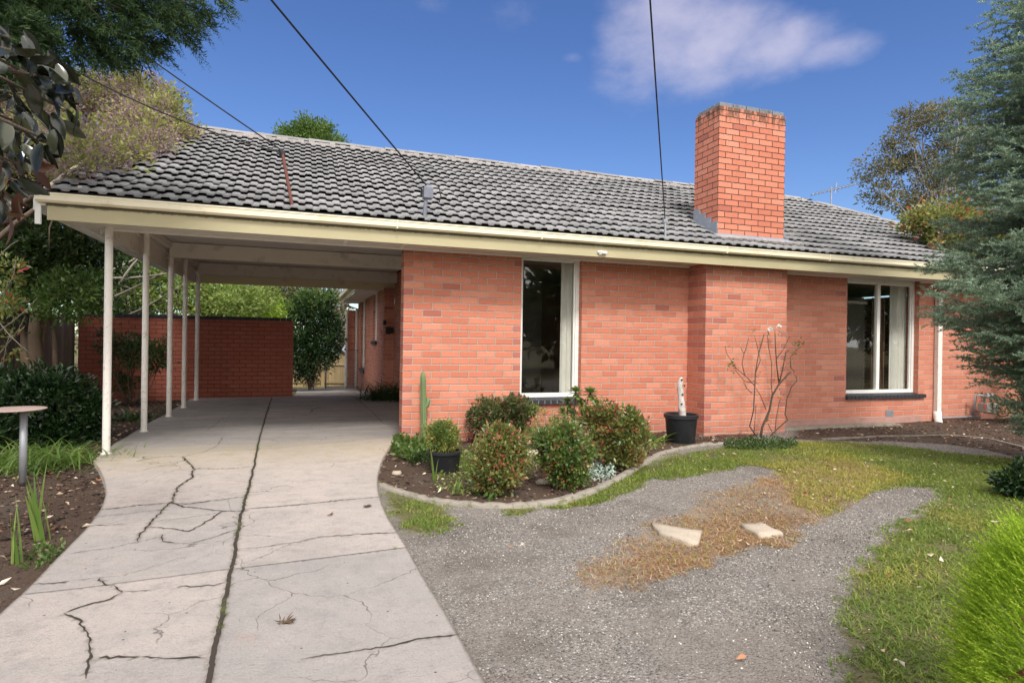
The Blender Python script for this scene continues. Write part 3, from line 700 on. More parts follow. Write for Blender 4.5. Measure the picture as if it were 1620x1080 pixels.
# ---------------- fittings
c_ = AY(1407, 663, -.001); mb = MB(); mb.box(c_[0]-.085, c_[0]+.085, -.012, -.001, .03, .19)
for k in range(9):
    for j in range(9): mb.box(c_[0]-.07+k*.0165, c_[0]-.07+k*.0165+.006, -.018, -.0125, .045+j*.0155, .045+j*.0155+.006)
part(mb, 'air_vent', M['steel'])
# downpipe with swan neck on the right
xd = 9.27; mb = MB()
mb.box(xd-.05, xd+.05, -.085, -.010, .06, 2.16); mb.obox((xd+.16, -.22, 2.26), (.20, -.16, .09), (.035, .035, 0), (-.01, .0, .045)); mb.obox((xd+.35, -.42, 2.37), (.03, -.12, .03), (.045, 0, 0), (0, .01, .04))
dp = part(mb, 'downpipe', M['post'], bevel=.006)
mb = MB(); mb.tube([(xd, -.048, .14), (xd-.01, -.06, .04), (xd-.04, -.10, -.03), (xd-.07, -.13, -.04)], [.065, .062, .06, .06], 12); part(mb, 'shoe', M['trim'], dp, smooth=True)
mb = MB(); mb.tube([(xd+.06, -.03, .02), (xd+1.1, -.03, .03)], .018, 8); part(mb, 'water_pipe', M['steel'])
mb = MB(); mb.tube([(.17, 12.50, -.8), (.17, 12.50, 2.1)], .045, 8); mb.tube([(.49, 12.54, -.7), (.49, 12.54, 2.2), (.05, 12.3, 2.3)], .045, 8); part(mb, 'downpipe', M['post'])
# sensor light under the eave
p = AY(950, 399, -.60); mb = MB(); mb.tube([p+[-.05, -.02, .0], p+[.07, -.03, -.01]], [.016, .022], 10); mb.box(p[0]-.03, p[0]+.01, p[1]-.03, p[1]+.02, p[2]-.03, p[2]-.012); mb.tube([p+[.01, -.03, 0], p+[.012, .01, .03]], .008, 8); part(mb, 'eave_light', M['white'])
# wall intercom / lamp at the porch
mb = MB(); q = np.array([.64, 5.98, 1.42]); mb.box(.56, .66, 5.93, 5.999, 1.36, 1.52); mb.box(.50, .56, 5.90, 5.999, 1.56, 1.66); mb.box(.67, .72, 5.94, 5.999, 1.38, 1.5); part(mb, 'meter_switch', M['dark'])
# service point of entry box on its mast
b0 = AY(671, 347, -.50); mb = MB(); bx, by = b0[0], -.50; top = AY(677, 303, -.5)
mb.tube([(bx, by, b0[2]-.06), (bx+.02, by, top[2]-.02)], .022, 10); sb = part(mb, 'service_mast', M['boxgrey'])
mb = MB(); mb.box(top[0]-.055, top[0]+.055, by-.05, by+.06, top[2]-.085, top[2]+.03); mb.add([(top[0]-.055, by-.05, top[2]+.031), (top[0]+.055, by-.05, top[2]+.031), (top[0]+.055, by+.06, top[2]+.031), (top[0]-.055, by+.06, top[2]+.031), (top[0]-.03, by-.02, top[2]+.075), (top[0]+.03, by-.02, top[2]+.075), (top[0]+.03, by+.03, top[2]+.075), (top[0]-.03, by+.03, top[2]+.075)], [(4,5,6,7),(0,1,5,4),(1,2,6,5),(2,3,7,6),(3,0,4,7)])
part(mb, 'service_box', M['boxgrey'], sb, bevel=.006)
mb = MB(); mb.tube([top+[.0, 0, .08], top+[.08, 0, .10], top+[.13, -.02, .05], top+[.15, -.03, -.05], top+[.13, -.02, -.12], top+[.10, 0, -.11]], .007, 6); mb.tube([top+[-.08, 0, -.06], top+[-.075, 0, .02]], .012, 6); part(mb, 'lead_in', M['dark'], sb)
r0, r1 = AY(464, 330, -.55), AY(447, 243, -.25)
mb = MB(); mb.tube([r0-[0, 0, .03], r1], .018, 10); rm = part(mb, 'rusty_mast', M['rust'])
r1b = r1.copy()
mb = MB(); mb.tube([r1+[0, 0, -.03], r1+[-.03, 0, .04]], .028, 8); mb.box(r1[0]-.06, r1[0]+.03, r1[1]-.02, r1[1]+.02, r1[2]-.01, r1[2]+.02); part(mb, 'insulator', M['dark'], rm)
s0, s1 = AY(1053, 380, -.52), AY(1052, 346, -.52)
mb = MB(); mb.tube([s0-[0, 0, .05], s1], .015, 8); mb.box(s1[0]-.03, s1[0]+.03, s1[1]-.02, s1[1]+.02, s1[2]-.05, s1[2]+.0); part(mb, 'roof_mast', M['steel'])
# TV antenna behind the hip
a0, a1 = AY(1284, 308, 4.2), AY(1355, 291, 4.8); am = a0+(a1-a0)*.42; mb = MB()
mb.tube([am+[0, 0, -1.2], am+[0, 0, .08]], .016, 8); mb.tube([a0, a1], .014, 6)
d = a1-a0
for s in np.linspace(.05, .98, 12): c = a0+d*s; mb.tube([c+[.10, .22, .0], c+[-.10, -.22, .0]], .006, 5)
c = a0+d*.52; mb.tube([c+[.03, 0, .16], c+[-.03, 0, -.12]], .008, 5); mb.tube([c+[-.08, 0, .1], c+[.1, 0, -.08]], .008, 5)
part(mb, 'tv_antenna', M['steel'])

# ---------------- overhead cables
def cable(a, b, sag, label, r=.008, ext_=3.2):
    a, b = np.asarray(a, float), np.asarray(b, float); b = a+(b-a)*ext_; pts = [a+(b-a)*s-np.array([0, 0, sag*4*s*(1-s)]) for s in np.linspace(0, 1, 40)]
    mb = MB(); mb.tube(pts, r, 6); o = mb.build('power_cable', M['dark'], None, True)
    tag(o, label, 'cable', 'overhead cables above the roof')
    return o
cable(top+[-.01, 0, .06], AD(425, -14, 4.6), .05, 'black cable running from the grey service box up to the top edge left of centre', .009)
cable(r1b+[0, 0, .03], AD(225, 78, 6.2), .04, 'upper of the two black cables meeting at the rusty mast', ext_=2.2)
cable(r1b+[-.02, 0, .01], AD(150, 88, 6.2), .26, 'lower black cable sagging past the cypress to the rusty mast', ext_=2.0)
cable(s1, AD(1028, -20, 4.4), .06, 'thin black cable rising steeply left of the chimney', .007)

# ================================================================== GROUND AND DRIVE
def poly(px, z=0.): return np.array([G(x, y, z)[:2] for x, y in px])
def sd_poly(P, Q):
    """signed distance to polygon Q (negative inside)"""
    d = np.full(len(P), 1e9); ins = np.zeros(len(P), bool)
    for a, b in zip(Q, np.roll(Q, -1, 0)):
        e = b-a; w_ = P-a; tt = np.clip((w_@e)/(e@e+1e-12), 0, 1); d = np.minimum(d, np.hypot(*(w_-tt[:, None]*e).T))
        c = (a[1] > P[:, 1]) != (b[1] > P[:, 1]); xi = (b[0]-a[0])*(P[:, 1]-a[1])/(b[1]-a[1]+1e-12)+a[0]; ins ^= c & (P[:, 0] < xi)
    return np.where(ins, -d, d)
def soft(P, Q, w=.12): return np.clip(.5-sd_poly(P, Q)/w, 0, 1)
SOIL = -.03
DL = [(-130, 1085), (0, 970), (50, 925), (100, 872), (135, 838), (160, 805), (168, 780), (164, 757), (155, 740), (147, 728), (176, 704), (202, 689), (233, 669.6), (264.4, 653.3), (288, 639), (297, 632.6)]
DR = [(628, 691), (620, 702), (606, 725), (598, 750), (597, 770), (603, 795), (615, 822), (640, 858), (665, 905), (700, 960), (735, 1020), (768, 1080)]
left = [G(x, y) for x, y in DL]; right = [G(x, y) for x, y in DR]
LAWN = poly([(1010, 750), (1060, 722), (1150, 709), (1250, 698), (1320, 695), (1420, 706), (1560, 722), (1700, 735), (1900, 1200), (1345, 1120), (1342, 1020), (1335, 960), (1360, 900), (1400, 850), (1450, 820), (1497, 792), (1490, 770), (1430, 765), (1370, 775), (1330, 800), (1305, 815), (1270, 800), (1250, 760), (1225, 742), (1180, 735), (1130, 745), (1060, 757)], SOIL)
DRY = poly([(1270, 735), (1225, 752), (1180, 766), (1120, 778), (1085, 800), (1040, 830), (1000, 832), (978, 850), (960, 885), (915, 905), (903, 930), (930, 946), (990, 936), (1040, 912), (1085, 892), (1165, 882), (1190, 866), (1240, 858), (1260, 838), (1300, 822), (1335, 798), (1375, 772), (1410, 750), (1340, 730)], SOIL)
MOSS = poly([(905, 790), (945, 772), (990, 752), (1018, 733), (1035, 740), (1015, 772), (960, 790), (905, 800), (860, 802)], SOIL)
TUFT = poly([(600, 765), (650, 778), (700, 795), (722, 830), (690, 846), (640, 852), (612, 812)], SOIL)
TUFT2 = poly([(790, 798), (850, 796), (850, 812), (800, 815)], SOIL)
BACKM = poly([(1250, 692), (1290, 696), (1390, 697), (1500, 704), (1560, 712), (1640, 730), (1800, 740), (1800, 655), (1500, 655), (1290, 660)], SOIL)
CURB = [(598, 762), (620, 771), (660, 782), (700, 789.5), (760, 795.5), (830, 795), (890, 787), (940, 772), (985, 750), (1020, 728), (1045, 715), (1075, 707), (1115, 701), (1165, 698)]
curb = [G(x, y, SOIL+.03) for x, y in CURB]
BED = np.array([p[:2] for p in curb]+[(5.6, -.1), (4.1, .1), (-.02, .12)]+[p[:2] for p in right[:4]])
LEFTG = np.array([p[:2] for p in left]+[(-3.3, 5.8), (-3.2, 9), (-12, 9), (-12, -9), (-4, -9)])
REARG = np.array([(-3.3, 6.1), (-1.2, 6.6), (-.9, 13), (6, 14), (6, 30), (-12, 30), (-12, 6)])
def drop(y): return np.where(y > 6.0, -.055*(y-6.0), 0.)
def ground_z(x, y, n=None):
    z = SOIL+drop(y)+.012*np.sin(x*1.7+y*.9)*np.sin(y*1.3)+.006*np.sin(x*5.1)*np.cos(y*4.3)
    return z
def gz(x, y): return float(ground_z(np.array(x, float), np.array(y, float)))
def hashn(x, y, f, seed=0):
    """cheap smooth value noise"""
    rg = np.random.default_rng(seed); T = rg.random((64, 64)); xf, yf = x*f, y*f; xi, yi = np.floor(xf).astype(int), np.floor(yf).astype(int); u, v = xf-xi, yf-yi
    u, v = u*u*(3-2*u), v*v*(3-2*v)
    g_ = lambda a, b: T[a % 64, b % 64]
    return (g_(xi, yi)*(1-u)+g_(xi+1, yi)*u)*(1-v)+(g_(xi, yi+1)*(1-u)+g_(xi+1, yi+1)*u)*v
def fbm(x, y, f, seed=0): return .55*hashn(x, y, f, seed)+.3*hashn(x, y, f*2.1, seed+1)+.15*hashn(x, y, f*4.3, seed+2)
def zones(P):
    x, y = P[:, 0], P[:, 1]; n = fbm(x, y, 1.6, 7)
    lawn = soft(P, LAWN, .3); dry = soft(P, DRY, .28)
    gr = np.maximum.reduce([lawn, soft(P, MOSS, .12)*1., soft(P, TUFT, .3)*.8, soft(P, TUFT2, .15)*.7]); dr = np.maximum(dry, lawn*np.clip((n-.52)*4, 0, .6))
    mu = np.maximum.reduce([soft(P, BED, .02), soft(P, LEFTG, .02), soft(P, BACKM, .5)])
    rear = soft(P, REARG, .3); gr = np.maximum(gr, rear*.8)
    far = ((x > 11) | (y > 14) | (y < -9) | (x < -9)); gr = np.where(far, .9, gr); dr = np.where(far, 0, dr)
    return gr*(1-mu*.9), mu, dr*(1-mu)*(.30+.62*fbm(x, y, 3.1, 77))
def ground():
    xs = np.concatenate([[-600, -150, -40, -16], np.arange(-9, 12.01, .06), [16, 40, 150, 600]]); ys = np.concatenate([[-600, -150, -40, -14], np.arange(-8, 7.01, .06), [8, 9, 11, 14, 20, 40, 150, 600]])
    X, Y = np.meshgrid(xs, ys); P = np.stack([X.ravel(), Y.ravel()], 1); gr, mu, dr = zones(P)
    Z = ground_z(P[:, 0], P[:, 1]); Z = np.where(P[:, 1] > 20, SOIL-.055*14, Z)
    Z += (fbm(P[:, 0], P[:, 1], 5, 3)-.5)*.02*(mu > .5)+(fbm(P[:, 0], P[:, 1], 2, 5)-.5)*.02
    Z -= .04*np.exp(-np.clip(sd_poly(P, np.array([p[:2] for p in left]+[(-1.4, 6.5), (.7, 6.2), (.7, 0)]+[p[:2] for p in right]))*-1, -1, 0)**2*0)*(sd_poly(P, np.array([p[:2] for p in left]+[(-3.1, 6.1), (.7, 6.2), (.7, 0.), (0., 0.)]+[p[:2] for p in right])) < -.08)
    V = np.stack([P[:, 0], P[:, 1], Z], 1); nx, ny = len(xs), len(ys); i = (np.arange(ny-1)[:, None]*nx+np.arange(nx-1)[None]).ravel()[:, None]
    me = np_mesh('ground', V, [i+[0, 1, nx+1, nx]])
    ca = me.color_attributes.new('zone', 'FLOAT_COLOR', 'POINT'); ca.data.foreach_set('color', np.stack([gr, mu, dr, np.ones_like(gr)], 1).astype(np.float32).ravel())
    return tag(link('ground', me, M['ground'], None, True), kind='structure')
ground()

gmw = leaf_mat('weed_green', [(0, (.06, .10, .02)), (1, (.16, .22, .05))], .6)
# driveway slab (one mesh: slab with thickness, plus its cracks and joints)
CRK = []
def ribbon(mb, pts, w0, w1, z, mi, jit=1.):
    P = [pts[0]]
    for a, b in zip(pts[:-1], pts[1:]):
        a, b = np.array(a), np.array(b); L = np.hypot(*(b-a)); n = max(1, int(L/.022))
        for k in range(1, n+1): P.append(a+(b-a)*k/n)
    P = np.array(P, float); n = len(P); nr = np.gradient(P, axis=0); nr = np.stack([-nr[:, 1], nr[:, 0]], 1); nr /= np.linalg.norm(nr, axis=1, keepdims=True)+1e-9
    s = np.linspace(0, 1, n); P = P+nr*((RNG.normal(0, .004, n)+(fbm(P[:, 0]*1., P[:, 1]*1., 4.5, 91)-.5)*.05*np.clip(np.minimum(s, 1-s)*8, 0, 1)+(fbm(P[:, 0], P[:, 1], 17, 93)-.5)*.022)*jit)[:, None]; CRK.append((P.copy(), max(w0, w1)))
    wd = (w0+(w1-w0)*s)*np.clip(.55+.55*fbm(P[:, 0], P[:, 1], 9, 2)*1.6+RNG.normal(0, .34, n)*jit, .12, 2.2)*.5
    wd *= np.clip(np.minimum(s, 1-s)*12+.25, .2, 1)*.43
    if jit < .5: wd = np.maximum(wd, (w0+(w1-w0)*s)*.3)
    zz = z+drop(P[:, 1]); L_ = P+nr*wd[:, None]; R_ = P-nr*wd[:, None]
    V = [(*L_[i], zz[i]) for i in range(n)]+[(*R_[i], zz[i]) for i in range(n)]
    mb.add(V, [(i, n+i, n+i+1, i+1) for i in range(n-1)], mi)
mb = MB()
outline = [tuple(p[:2]) for p in left]+[(-3.2, 6.15), (-1.35, 6.45)]
outr = [tuple(p[:2]) for p in right][::-1]
# triangulated slab: horizontal strips between the left and the right edge
def edge_at(pts, y):
    pts = np.array(pts); o_ = np.argsort(pts[:, 1]); return np.interp(y, pts[o_, 1], pts[o_, 0])
Lp = [p[:2] for p in left]+[np.array((-3.22, 6.3))]; Rp = [p[:2] for p in right]+[np.array((.0, .02))]
# ordered parametric strip so that the bays can bulge
def resample(P, n):
    P = np.array(P); L = np.concatenate([[0], np.cumsum(np.hypot(*np.diff(P, axis=0).T))]); return np.stack([np.interp(np.linspace(0, L[-1], n), L, P[:, k]) for k in (0, 1)], 1)
def smooth_line(P, n=80):
    Q = resample(P, n)
    for _ in range(6): Q[1:-1] = .5*Q[1:-1]+.25*(Q[:-2]+Q[2:])
    return Q
dl_near = smooth_line([p[:2] for p in left[:10]]); dl_far = np.array([p[:2] for p in left[9:]])
dr_near = smooth_line([p[:2] for p in right[::-1]])
ext = lambda a, b, d: a+(a-b)/np.hypot(*(a-b))*d
dl_near = np.vstack([[(-4.6, -7.2)], [(-3.4, -5.6)], dl_near]); dr_near = np.vstack([[(.55, -7.2)], dr_near])
ysn = np.concatenate([np.linspace(-7.2, .0, 120)])
mono = lambda P, y: np.interp(y, np.maximum.accumulate(P[:, 1]), P[:, 0])
zt = 0.
prev = None; rowsL = []
for y in ysn: rowsL.append((mono(dl_near, y) if y < dl_near[-1, 1] else np.interp(y, dl_far[:, 1], dl_far[:, 0]), mono(dr_near, y), y))
for y in np.linspace(.02, 6.2, 12): rowsL.append((np.interp(y, dl_far[:, 1], dl_far[:, 0]), .745, y))
rowsL.append((-1.36, .525, 6.35))
for y in (8, 10, 12.2): rowsL.append((-1.3, .525, y))
rowsL_ = rowsL
def g2(*pp): return [G(x, y)[:2] for x, y in pp]
C = lambda pts, w0, w1, j=1.: ribbon(mb, g2(*pts), w0, w1, .004, 1, j)
C([(328, 1100), (333, 1067), (340, 1022), (351, 978), (360, 924), (373, 867), (382, 813), (393, 773), (400, 747), (410, 695), (420, 660), (430, 629)], .034, .022, .4)
C([(289, 722), (308, 742), (304, 755), (284, 768), (272, 792), (264, 797), (255, 808), (233, 833), (220, 845), (217, 857)], .03, .02)
C([(308, 741), (340, 742), (400, 738)], .022, .014); C([(160, 806), (210, 801), (265, 796), (300, 797), (330, 793), (360, 790), (392, 784)], .022, .016)
C([(272, 795), (290, 802), (320, 804), (352, 808), (395, 808)], .022, .012); C([(233, 833), (260, 836), (300, 841), (352, 808)], .014, .018)
C([(255, 846), (262, 855), (279, 859)], .022, .022); C([(279, 859), (300, 862), (340, 850), (373, 838)], .008, .012)
C([(240, 826), (262, 822), (300, 818), (340, 812)], .007, .007)
C([(98, 878), (178, 866), (213, 858), (255, 847)], .008, .006); C([(53, 924), (111, 919)], .014, .012); C([(40, 940), (130, 930), (364, 900)], .007, .007, .2)
C([(284, 928), (320, 927), (356, 922)], .016, .012); C([(158, 915), (176, 927)], .022, .02); C([(176, 927), (196, 936), (169, 951), (133, 962), (102, 970)], .016, .02)
C([(102, 970), (127, 980), (136, 996), (142, 1022), (144, 1040), (133, 1075)], .02, .016); C([(156, 1041), (231, 1039), (329, 1040)], .020, .012)
C([(195, 936), (240, 934), (255, 930)], .01, .006); C([(115, 919), (190, 910), (260, 890), (300, 880)], .006, .004)
C([(145, 832), (200, 829)], .014, .008); C([(150, 817), (200, 813), (262, 806)], .008, .006)
C([(150, 724.5), (230, 722.5), (289, 722), (320, 716), (345, 705), (352, 690)], .012, .008); C([(395, 712), (500, 703), (622, 691)], .007, .006, .3)
C([(220, 745), (262, 736), (300, 726)], .006, .01)
C([(390, 805), (487, 796.5), (597, 786)], .020, .018, .6); C([(380, 869), (420, 866), (459, 859), (507, 849), (575, 845), (628, 842)], .006, .018); C([(372, 900), (500, 884), (644, 866)], .008, .010, .2)
C([(475, 1044), (540, 1034), (595, 1024), (660, 1012), (728, 1003)], .008, .020, .7); C([(372, 893), (420, 880), (459, 860)], .004, .004)
C([(250, 667), (376, 661.5), (490, 658.5)], .010, .008, .4); C([(328, 681), (352, 662), (370, 655)], .01, .006); C([(334, 684), (400, 681), (440, 679)], .01, .006)
C([(491, 653), (494, 648), (506, 644)], .022, .03); C([(506, 644), (530, 636), (552, 628)], .01, .01); C([(525, 627), (551, 620), (575, 618)], .025, .02); C([(548, 617), (585, 648), (608, 671)], .014, .012, .5)
RL = np.array(rowsL); yy = np.concatenate([np.linspace(-7.2, 6.2, 420), [6.35, 8, 10, 12.2]])
XA = np.interp(yy, RL[:, 2], RL[:, 0]); XB = np.interp(yy, RL[:, 2], RL[:, 1]); NC = 130; ss = np.linspace(0, 1, NC)
GX = XA[:, None]*(1-ss)+XB[:, None]*ss; GYY = np.repeat(yy[:, None], NC, 1); GP = np.stack([GX.ravel(), GYY.ravel()], 1)
dmin = np.full(len(GP), 9.); 
for P_, w_ in CRK:
    for i in range(0, len(P_), 2): dmin = np.minimum(dmin, np.hypot(GP[:, 0]-P_[i, 0], GP[:, 1]-P_[i, 1])/(.5+w_*30))
edge = np.minimum(GP[:, 0]-np.repeat(XA, NC), np.repeat(XB, NC)-GP[:, 0]); grime = np.maximum(np.exp(-(dmin/.030)**1.1)*.95, np.exp(-np.clip(edge, 0, 9)/.035)*.8)
def ln(a, b): a, b = G(*a)[:2], G(*b)[:2]; return GP[:, 1] > a[1]+(GP[:, 0]-a[0])*(b[1]-a[1])/(b[0]-a[0])
cj = np.array([G(*p)[:2] for p in ((328, 1100), (351, 978), (382, 813), (410, 695), (430, 629))]); rightlane = GP[:, 0] > np.interp(GP[:, 1], cj[:, 1], cj[:, 0])
bl_ = sum(ln(a, b).astype(int) for a, b in (((160, 806), (392, 784)), ((40, 940), (364, 900)), ((156, 1041), (329, 1040)), ((150, 724), (400, 712)), ((250, 667), (376, 661))))
br_ = sum(ln(a, b).astype(int) for a, b in (((390, 805), (597, 786)), ((372, 900), (640, 867)), ((475, 1044), (728, 1003)), ((395, 712), (622, 691)), ((376, 661), (490, 658))))
tone = np.where(rightlane, np.array([.1, .05, .55, .8, .35, .6, .4])[br_], np.array([.35, .6, .2, .75, .1, .5, .3])[bl_]); 
Zt = drop(GP[:, 1]); V = np.column_stack([GP, Zt]); nb = len(V); NR = len(yy); i = (np.arange(NR-1)[:, None]*NC+np.arange(NC-1)[None]).ravel()[:, None]
top_f = i+[0, 1, NC+1, NC]
el_, er_ = np.arange(NR)*NC, np.arange(NR)*NC+NC-1; VL = V[el_]-[0, 0, .12]; VR = V[er_]-[0, 0, .12]; k_ = np.arange(NR-1)
sideL = np.stack([el_[:-1], el_[1:], nb+k_+1, nb+k_], 1); sideR = np.stack([er_[1:], er_[:-1], nb+NR+k_, nb+NR+k_+1], 1); front = np.array([[er_[0], el_[0], nb, nb+NR]])
V = np.concatenate([V, VL, VR]); ck = np.array(mb.f); cv = np.array(mb.v)
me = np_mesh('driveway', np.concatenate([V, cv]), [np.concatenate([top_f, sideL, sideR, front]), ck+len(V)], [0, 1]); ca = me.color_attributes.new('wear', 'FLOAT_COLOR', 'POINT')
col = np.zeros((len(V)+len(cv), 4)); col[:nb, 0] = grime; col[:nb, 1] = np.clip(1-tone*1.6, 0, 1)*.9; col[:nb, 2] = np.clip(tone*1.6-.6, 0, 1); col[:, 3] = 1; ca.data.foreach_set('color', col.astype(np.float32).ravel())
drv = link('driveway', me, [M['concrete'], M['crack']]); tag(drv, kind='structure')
wp, _w = [], 0
for P_, w_ in CRK:
    k = RNG.random(len(P_)) < (.35 if w_ > .03 else .03); pp = P_[k]; pp = pp[fbm(pp[:, 0], pp[:, 1], 2.5, 97) > .56]; wp.append(np.repeat(pp, 7, 0)+RNG.normal(0, .009, (len(pp)*7, 2)))
wp = np.vstack(wp); D = unit(np.column_stack([RNG.normal(0, .9, (len(wp), 2)), np.ones(len(wp))])); V, q, tr = blades_geo(np.column_stack([wp, drop(wp[:, 1])]), D, .012+.02*RNG.random(len(wp)), .004, .5, 2)
tag(link('crack_weeds', np_mesh('crack_weeds', V, [q, tr]), gmw), 'tiny green weeds and moss growing in the driveway cracks', 'weeds', kind='stuff')
# curb round the bed
mb = MB(); cp = resample([p[:2] for p in curb], 120); nr = np.gradient(cp, axis=0); nr = np.stack([-nr[:, 1], nr[:, 0]], 1); nr /= np.linalg.norm(nr, axis=1, keepdims=True)
vs = []; n = len(cp)
for i in range(n):
    z = SOIL+.030+RNG.normal(0, .003)-(.012 if i % 14 == 0 else 0); 
    for (o_, h) in ((-.042, -.12), (-.040, z-.008), (-.032, z), (.032, z), (.040, z-.008), (.042, -.12)): vs.append((*(cp[i]+nr[i]*(o_+RNG.normal(0, .002))), h))
mb.add(vs, [(i*6+k, (i+1)*6+k, (i+1)*6+k+1, i*6+k+1) for i in range(n-1) for k in range(5)]+[tuple(range(6)), tuple((n-1)*6+k for k in range(5, -1, -1))])
tag(mb.build('garden_edging', M['curb'], None, True), 'curved pale concrete edging around the shrub bed', 'edging')
mb = MB(); pts = [G(x, y, SOIL) for x, y in ((1300, 695.6), (1368, 692.6), (1404, 691), (1500, 689.5), (1560, 694), (1620, 709))]; P2 = resample([p[:2] for p in pts], 40)
for a, b in zip(P2[:-1], P2[1:]): d = (b-a)/2; l_ = np.hypot(*d); mb.obox((*(a+d), SOIL), (*d*1.0, 0), (-d[1]/l_*.018, d[0]/l_*.018, 0), (0, 0, .022))
tag(mb.build('garden_edging', M['curb'], None), 'straight thin concrete edging before the leaf litter near the right wall', 'edging')

# ---------------- stuff: grass, gravel, mulch chips, leaf litter
def scatter(Q, n):
    lo, hi = Q.min(0), Q.max(0); P = RNG.random((n, 2))*(hi-lo)+lo; return P[sd_poly(P, Q) < 0]
gm = leaf_mat('lawn_blades', [(0, (.055, .10, .015)), (.4, (.10, .17, .025)), (.75, (.19, .25, .045)), (1, (.33, .32, .08))], .6, .3, .3)
gy = leaf_mat('yellow_grass_blades', [(0, (.12, .15, .03)), (.5, (.30, .29, .06)), (1, (.46, .40, .10))], .6, .3, .3)
gd = leaf_mat('dry_grass_blades', [(0, (.20, .10, .06)), (.5, (.36, .21, .12)), (1, (.56, .42, .26))], .7, .25, .2)
def grass(P, name, mat, L, Wd, lean=.9, droop=.5, label=None):
    n = len(P); z = ground_z(P[:, 0], P[:, 1])-.005; D = unit(np.concatenate([RNG.normal(size=(n, 2))*lean, np.ones((n, 1))], 1))
    V, q, tr = blades_geo(np.column_stack([P, z]), D, L*(.5+RNG.random(n)), Wd*(.7+.6*RNG.random(n)), droop, 2)
    return tag(link(name, np_mesh(name, V, [q, tr]), mat), label, 'grass', kind='stuff')
allv = np.vstack([LAWN, MOSS, TUFT, TUFT2]); 
A = RNG.random((900000, 2))*[10, 8.2]+[-1, -8]; vis = (A[:, 1] < 0) & (A[:, 0] < 9)
A = A[vis]; gr, mu, dr = zones(A); nse = fbm(A[:, 0], A[:, 1], 3.3, 21); nf = fbm(A[:, 0], A[:, 1], 11, 31)
keep = (gr > .25) & (nse*.6+nf*.75+gr*.35+RNG.random(len(A))*.35 > 1.02) & (mu < .4); A1 = A[keep]; n1 = fbm(A1[:, 0], A1[:, 1], 1.4, 41)
d1 = soft(A1, DRY, .7); yel = (n1*.75+d1*.8+RNG.random(len(A1))*.3 > .70) & (A1[:, 1] > -5.2)
grass(A1[~yel], 'green_grass', gm, .040, .006, label='short patchy green lawn grass')
grass(A1[yel], 'yellowing_grass', gy, .042, .006, label='yellowing lawn grass between the gravel tracks')
A = RNG.random((330000, 2))*[6, 4]+[0, -5]; s_ = soft(A, DRY, .3); nse = fbm(A[:, 0], A[:, 1], 4, 51); A = A[(s_ > .3) & (s_*.4+nse*.7+fbm(A[:, 0], A[:, 1], 13, 5)*.4+RNG.random(len(A))*.25 > .90)]
A2 = A[(RNG.random(len(A)) < .30) | (A[:, 0] > 3.4)]; A2 = A2[RNG.random(len(A2)) < .6]
grass(A2, 'straw_grass', gy, .04, .005, 1.3, .7, label='straw yellow grass mixed into the dry patch')
grass(A, 'dry_grass', gd, .045, .005, 1.5, .8, label='dry brown dead grass among the gravel')
A = RNG.random((30000, 2))*[5, 4]+[-.6, -4.5]; s_ = np.maximum(soft(A, TUFT, .25), soft(A, TUFT2, .2)); A = A[(s_ > .4) & (fbm(A[:, 0], A[:, 1], 6, 61)+RNG.random(len(A))*.3 > .62)]
grass(A, 'dull_grass', leaf_mat('dull_blades', [(0, (.12, .13, .04)), (.5, (.24, .23, .10)), (1, (.42, .36, .20))], .7), .03, .004, 1.3, .8, label='dull thin grass beside the drive')

def pebbles(P, name, mat, s0, s1, flat=.6, label=None, cat='gravel', zoff=0., kind='stuff'):
    n = len(P); z = ground_z(P[:, 0], P[:, 1])+zoff; s = (s0+(s1-s0)*RNG.random(n)**3)[:, None]
    base = np.array([[1, 0, 0], [-.5, .87, 0], [-.5, -.87, 0], [0, 0, 1], [0, 0, -1.]])
    V = np.repeat(base[None], n, 0)*(.7+.6*RNG.random((n, 5, 1))); th = RNG.random(n)*6.28; c, sn = np.cos(th)[:, None], np.sin(th)[:, None]
    st = .7+.7*RNG.random((n, 1)); X = V[:, :, 0]*c-V[:, :, 1]*sn*st; Y = V[:, :, 0]*sn+V[:, :, 1]*c*st; Z = V[:, :, 2]*flat
    V = np.stack([X, Y, Z], 2)*s[:, None]+np.column_stack([P, z+s[:, 0]*.2])[:, None]; i = np.arange(n)[:, None]*5
    F_ = np.concatenate([i+f for f in ([0, 1, 3], [1, 2, 3], [2, 0, 3], [1, 0, 4], [2, 1, 4], [0, 2, 4])])
    return tag(link(name, np_mesh(name, V.reshape(-1, 3), [F_]), mat), label, cat, kind=kind)
t = NT('loose_pebbles'); g_ = t.n('ShaderNodeNewGeometry')
M['peb'] = t.end(t.pr(t.ramp(g_.outputs['Random Per Island'], [(0, (.09, .085, .08)), (.3, (.19, .17, .15)), (.65, (.30, .27, .24)), (.9, (.46, .42, .37)), (1, (.76, .71, .64))]), .85))
A = RNG.random((330000, 2))*[8.5, 7.6]+[-.7, -7.6]; gr, mu, dr = zones(A)
slab = np.array([(a, y) for a, b, y in rowsL[:120]]+[(b, y) for a, b, y in rowsL[:120]][::-1])
dens = fbm(A[:, 0], A[:, 1], 1.1, 71); near = np.clip((-A[:, 1]-2)/4, 0, 1)
k = (gr < .35) & (dr < .45) & (mu < .4) & (sd_poly(A, slab) > .02) & (RNG.random(len(A)) < np.clip((dens-.3)*2.4, .08, 1)) & (A[:, 1] < .0)
pebbles(A[k], 'gravel', M['peb'], .002, .0075, .7, 'loose grey gravel of the parking area')
t = NT('bark_chips'); g_ = t.n('ShaderNodeNewGeometry')
M['chip'] = t.end(t.pr(t.ramp(g_.outputs['Random Per Island'], [(0, (.018, .012, .01)), (.45, (.06, .036, .026)), (.8, (.14, .085, .06)), (.94, (.27, .18, .13)), (1, (.45, .38, .32))]), .9))
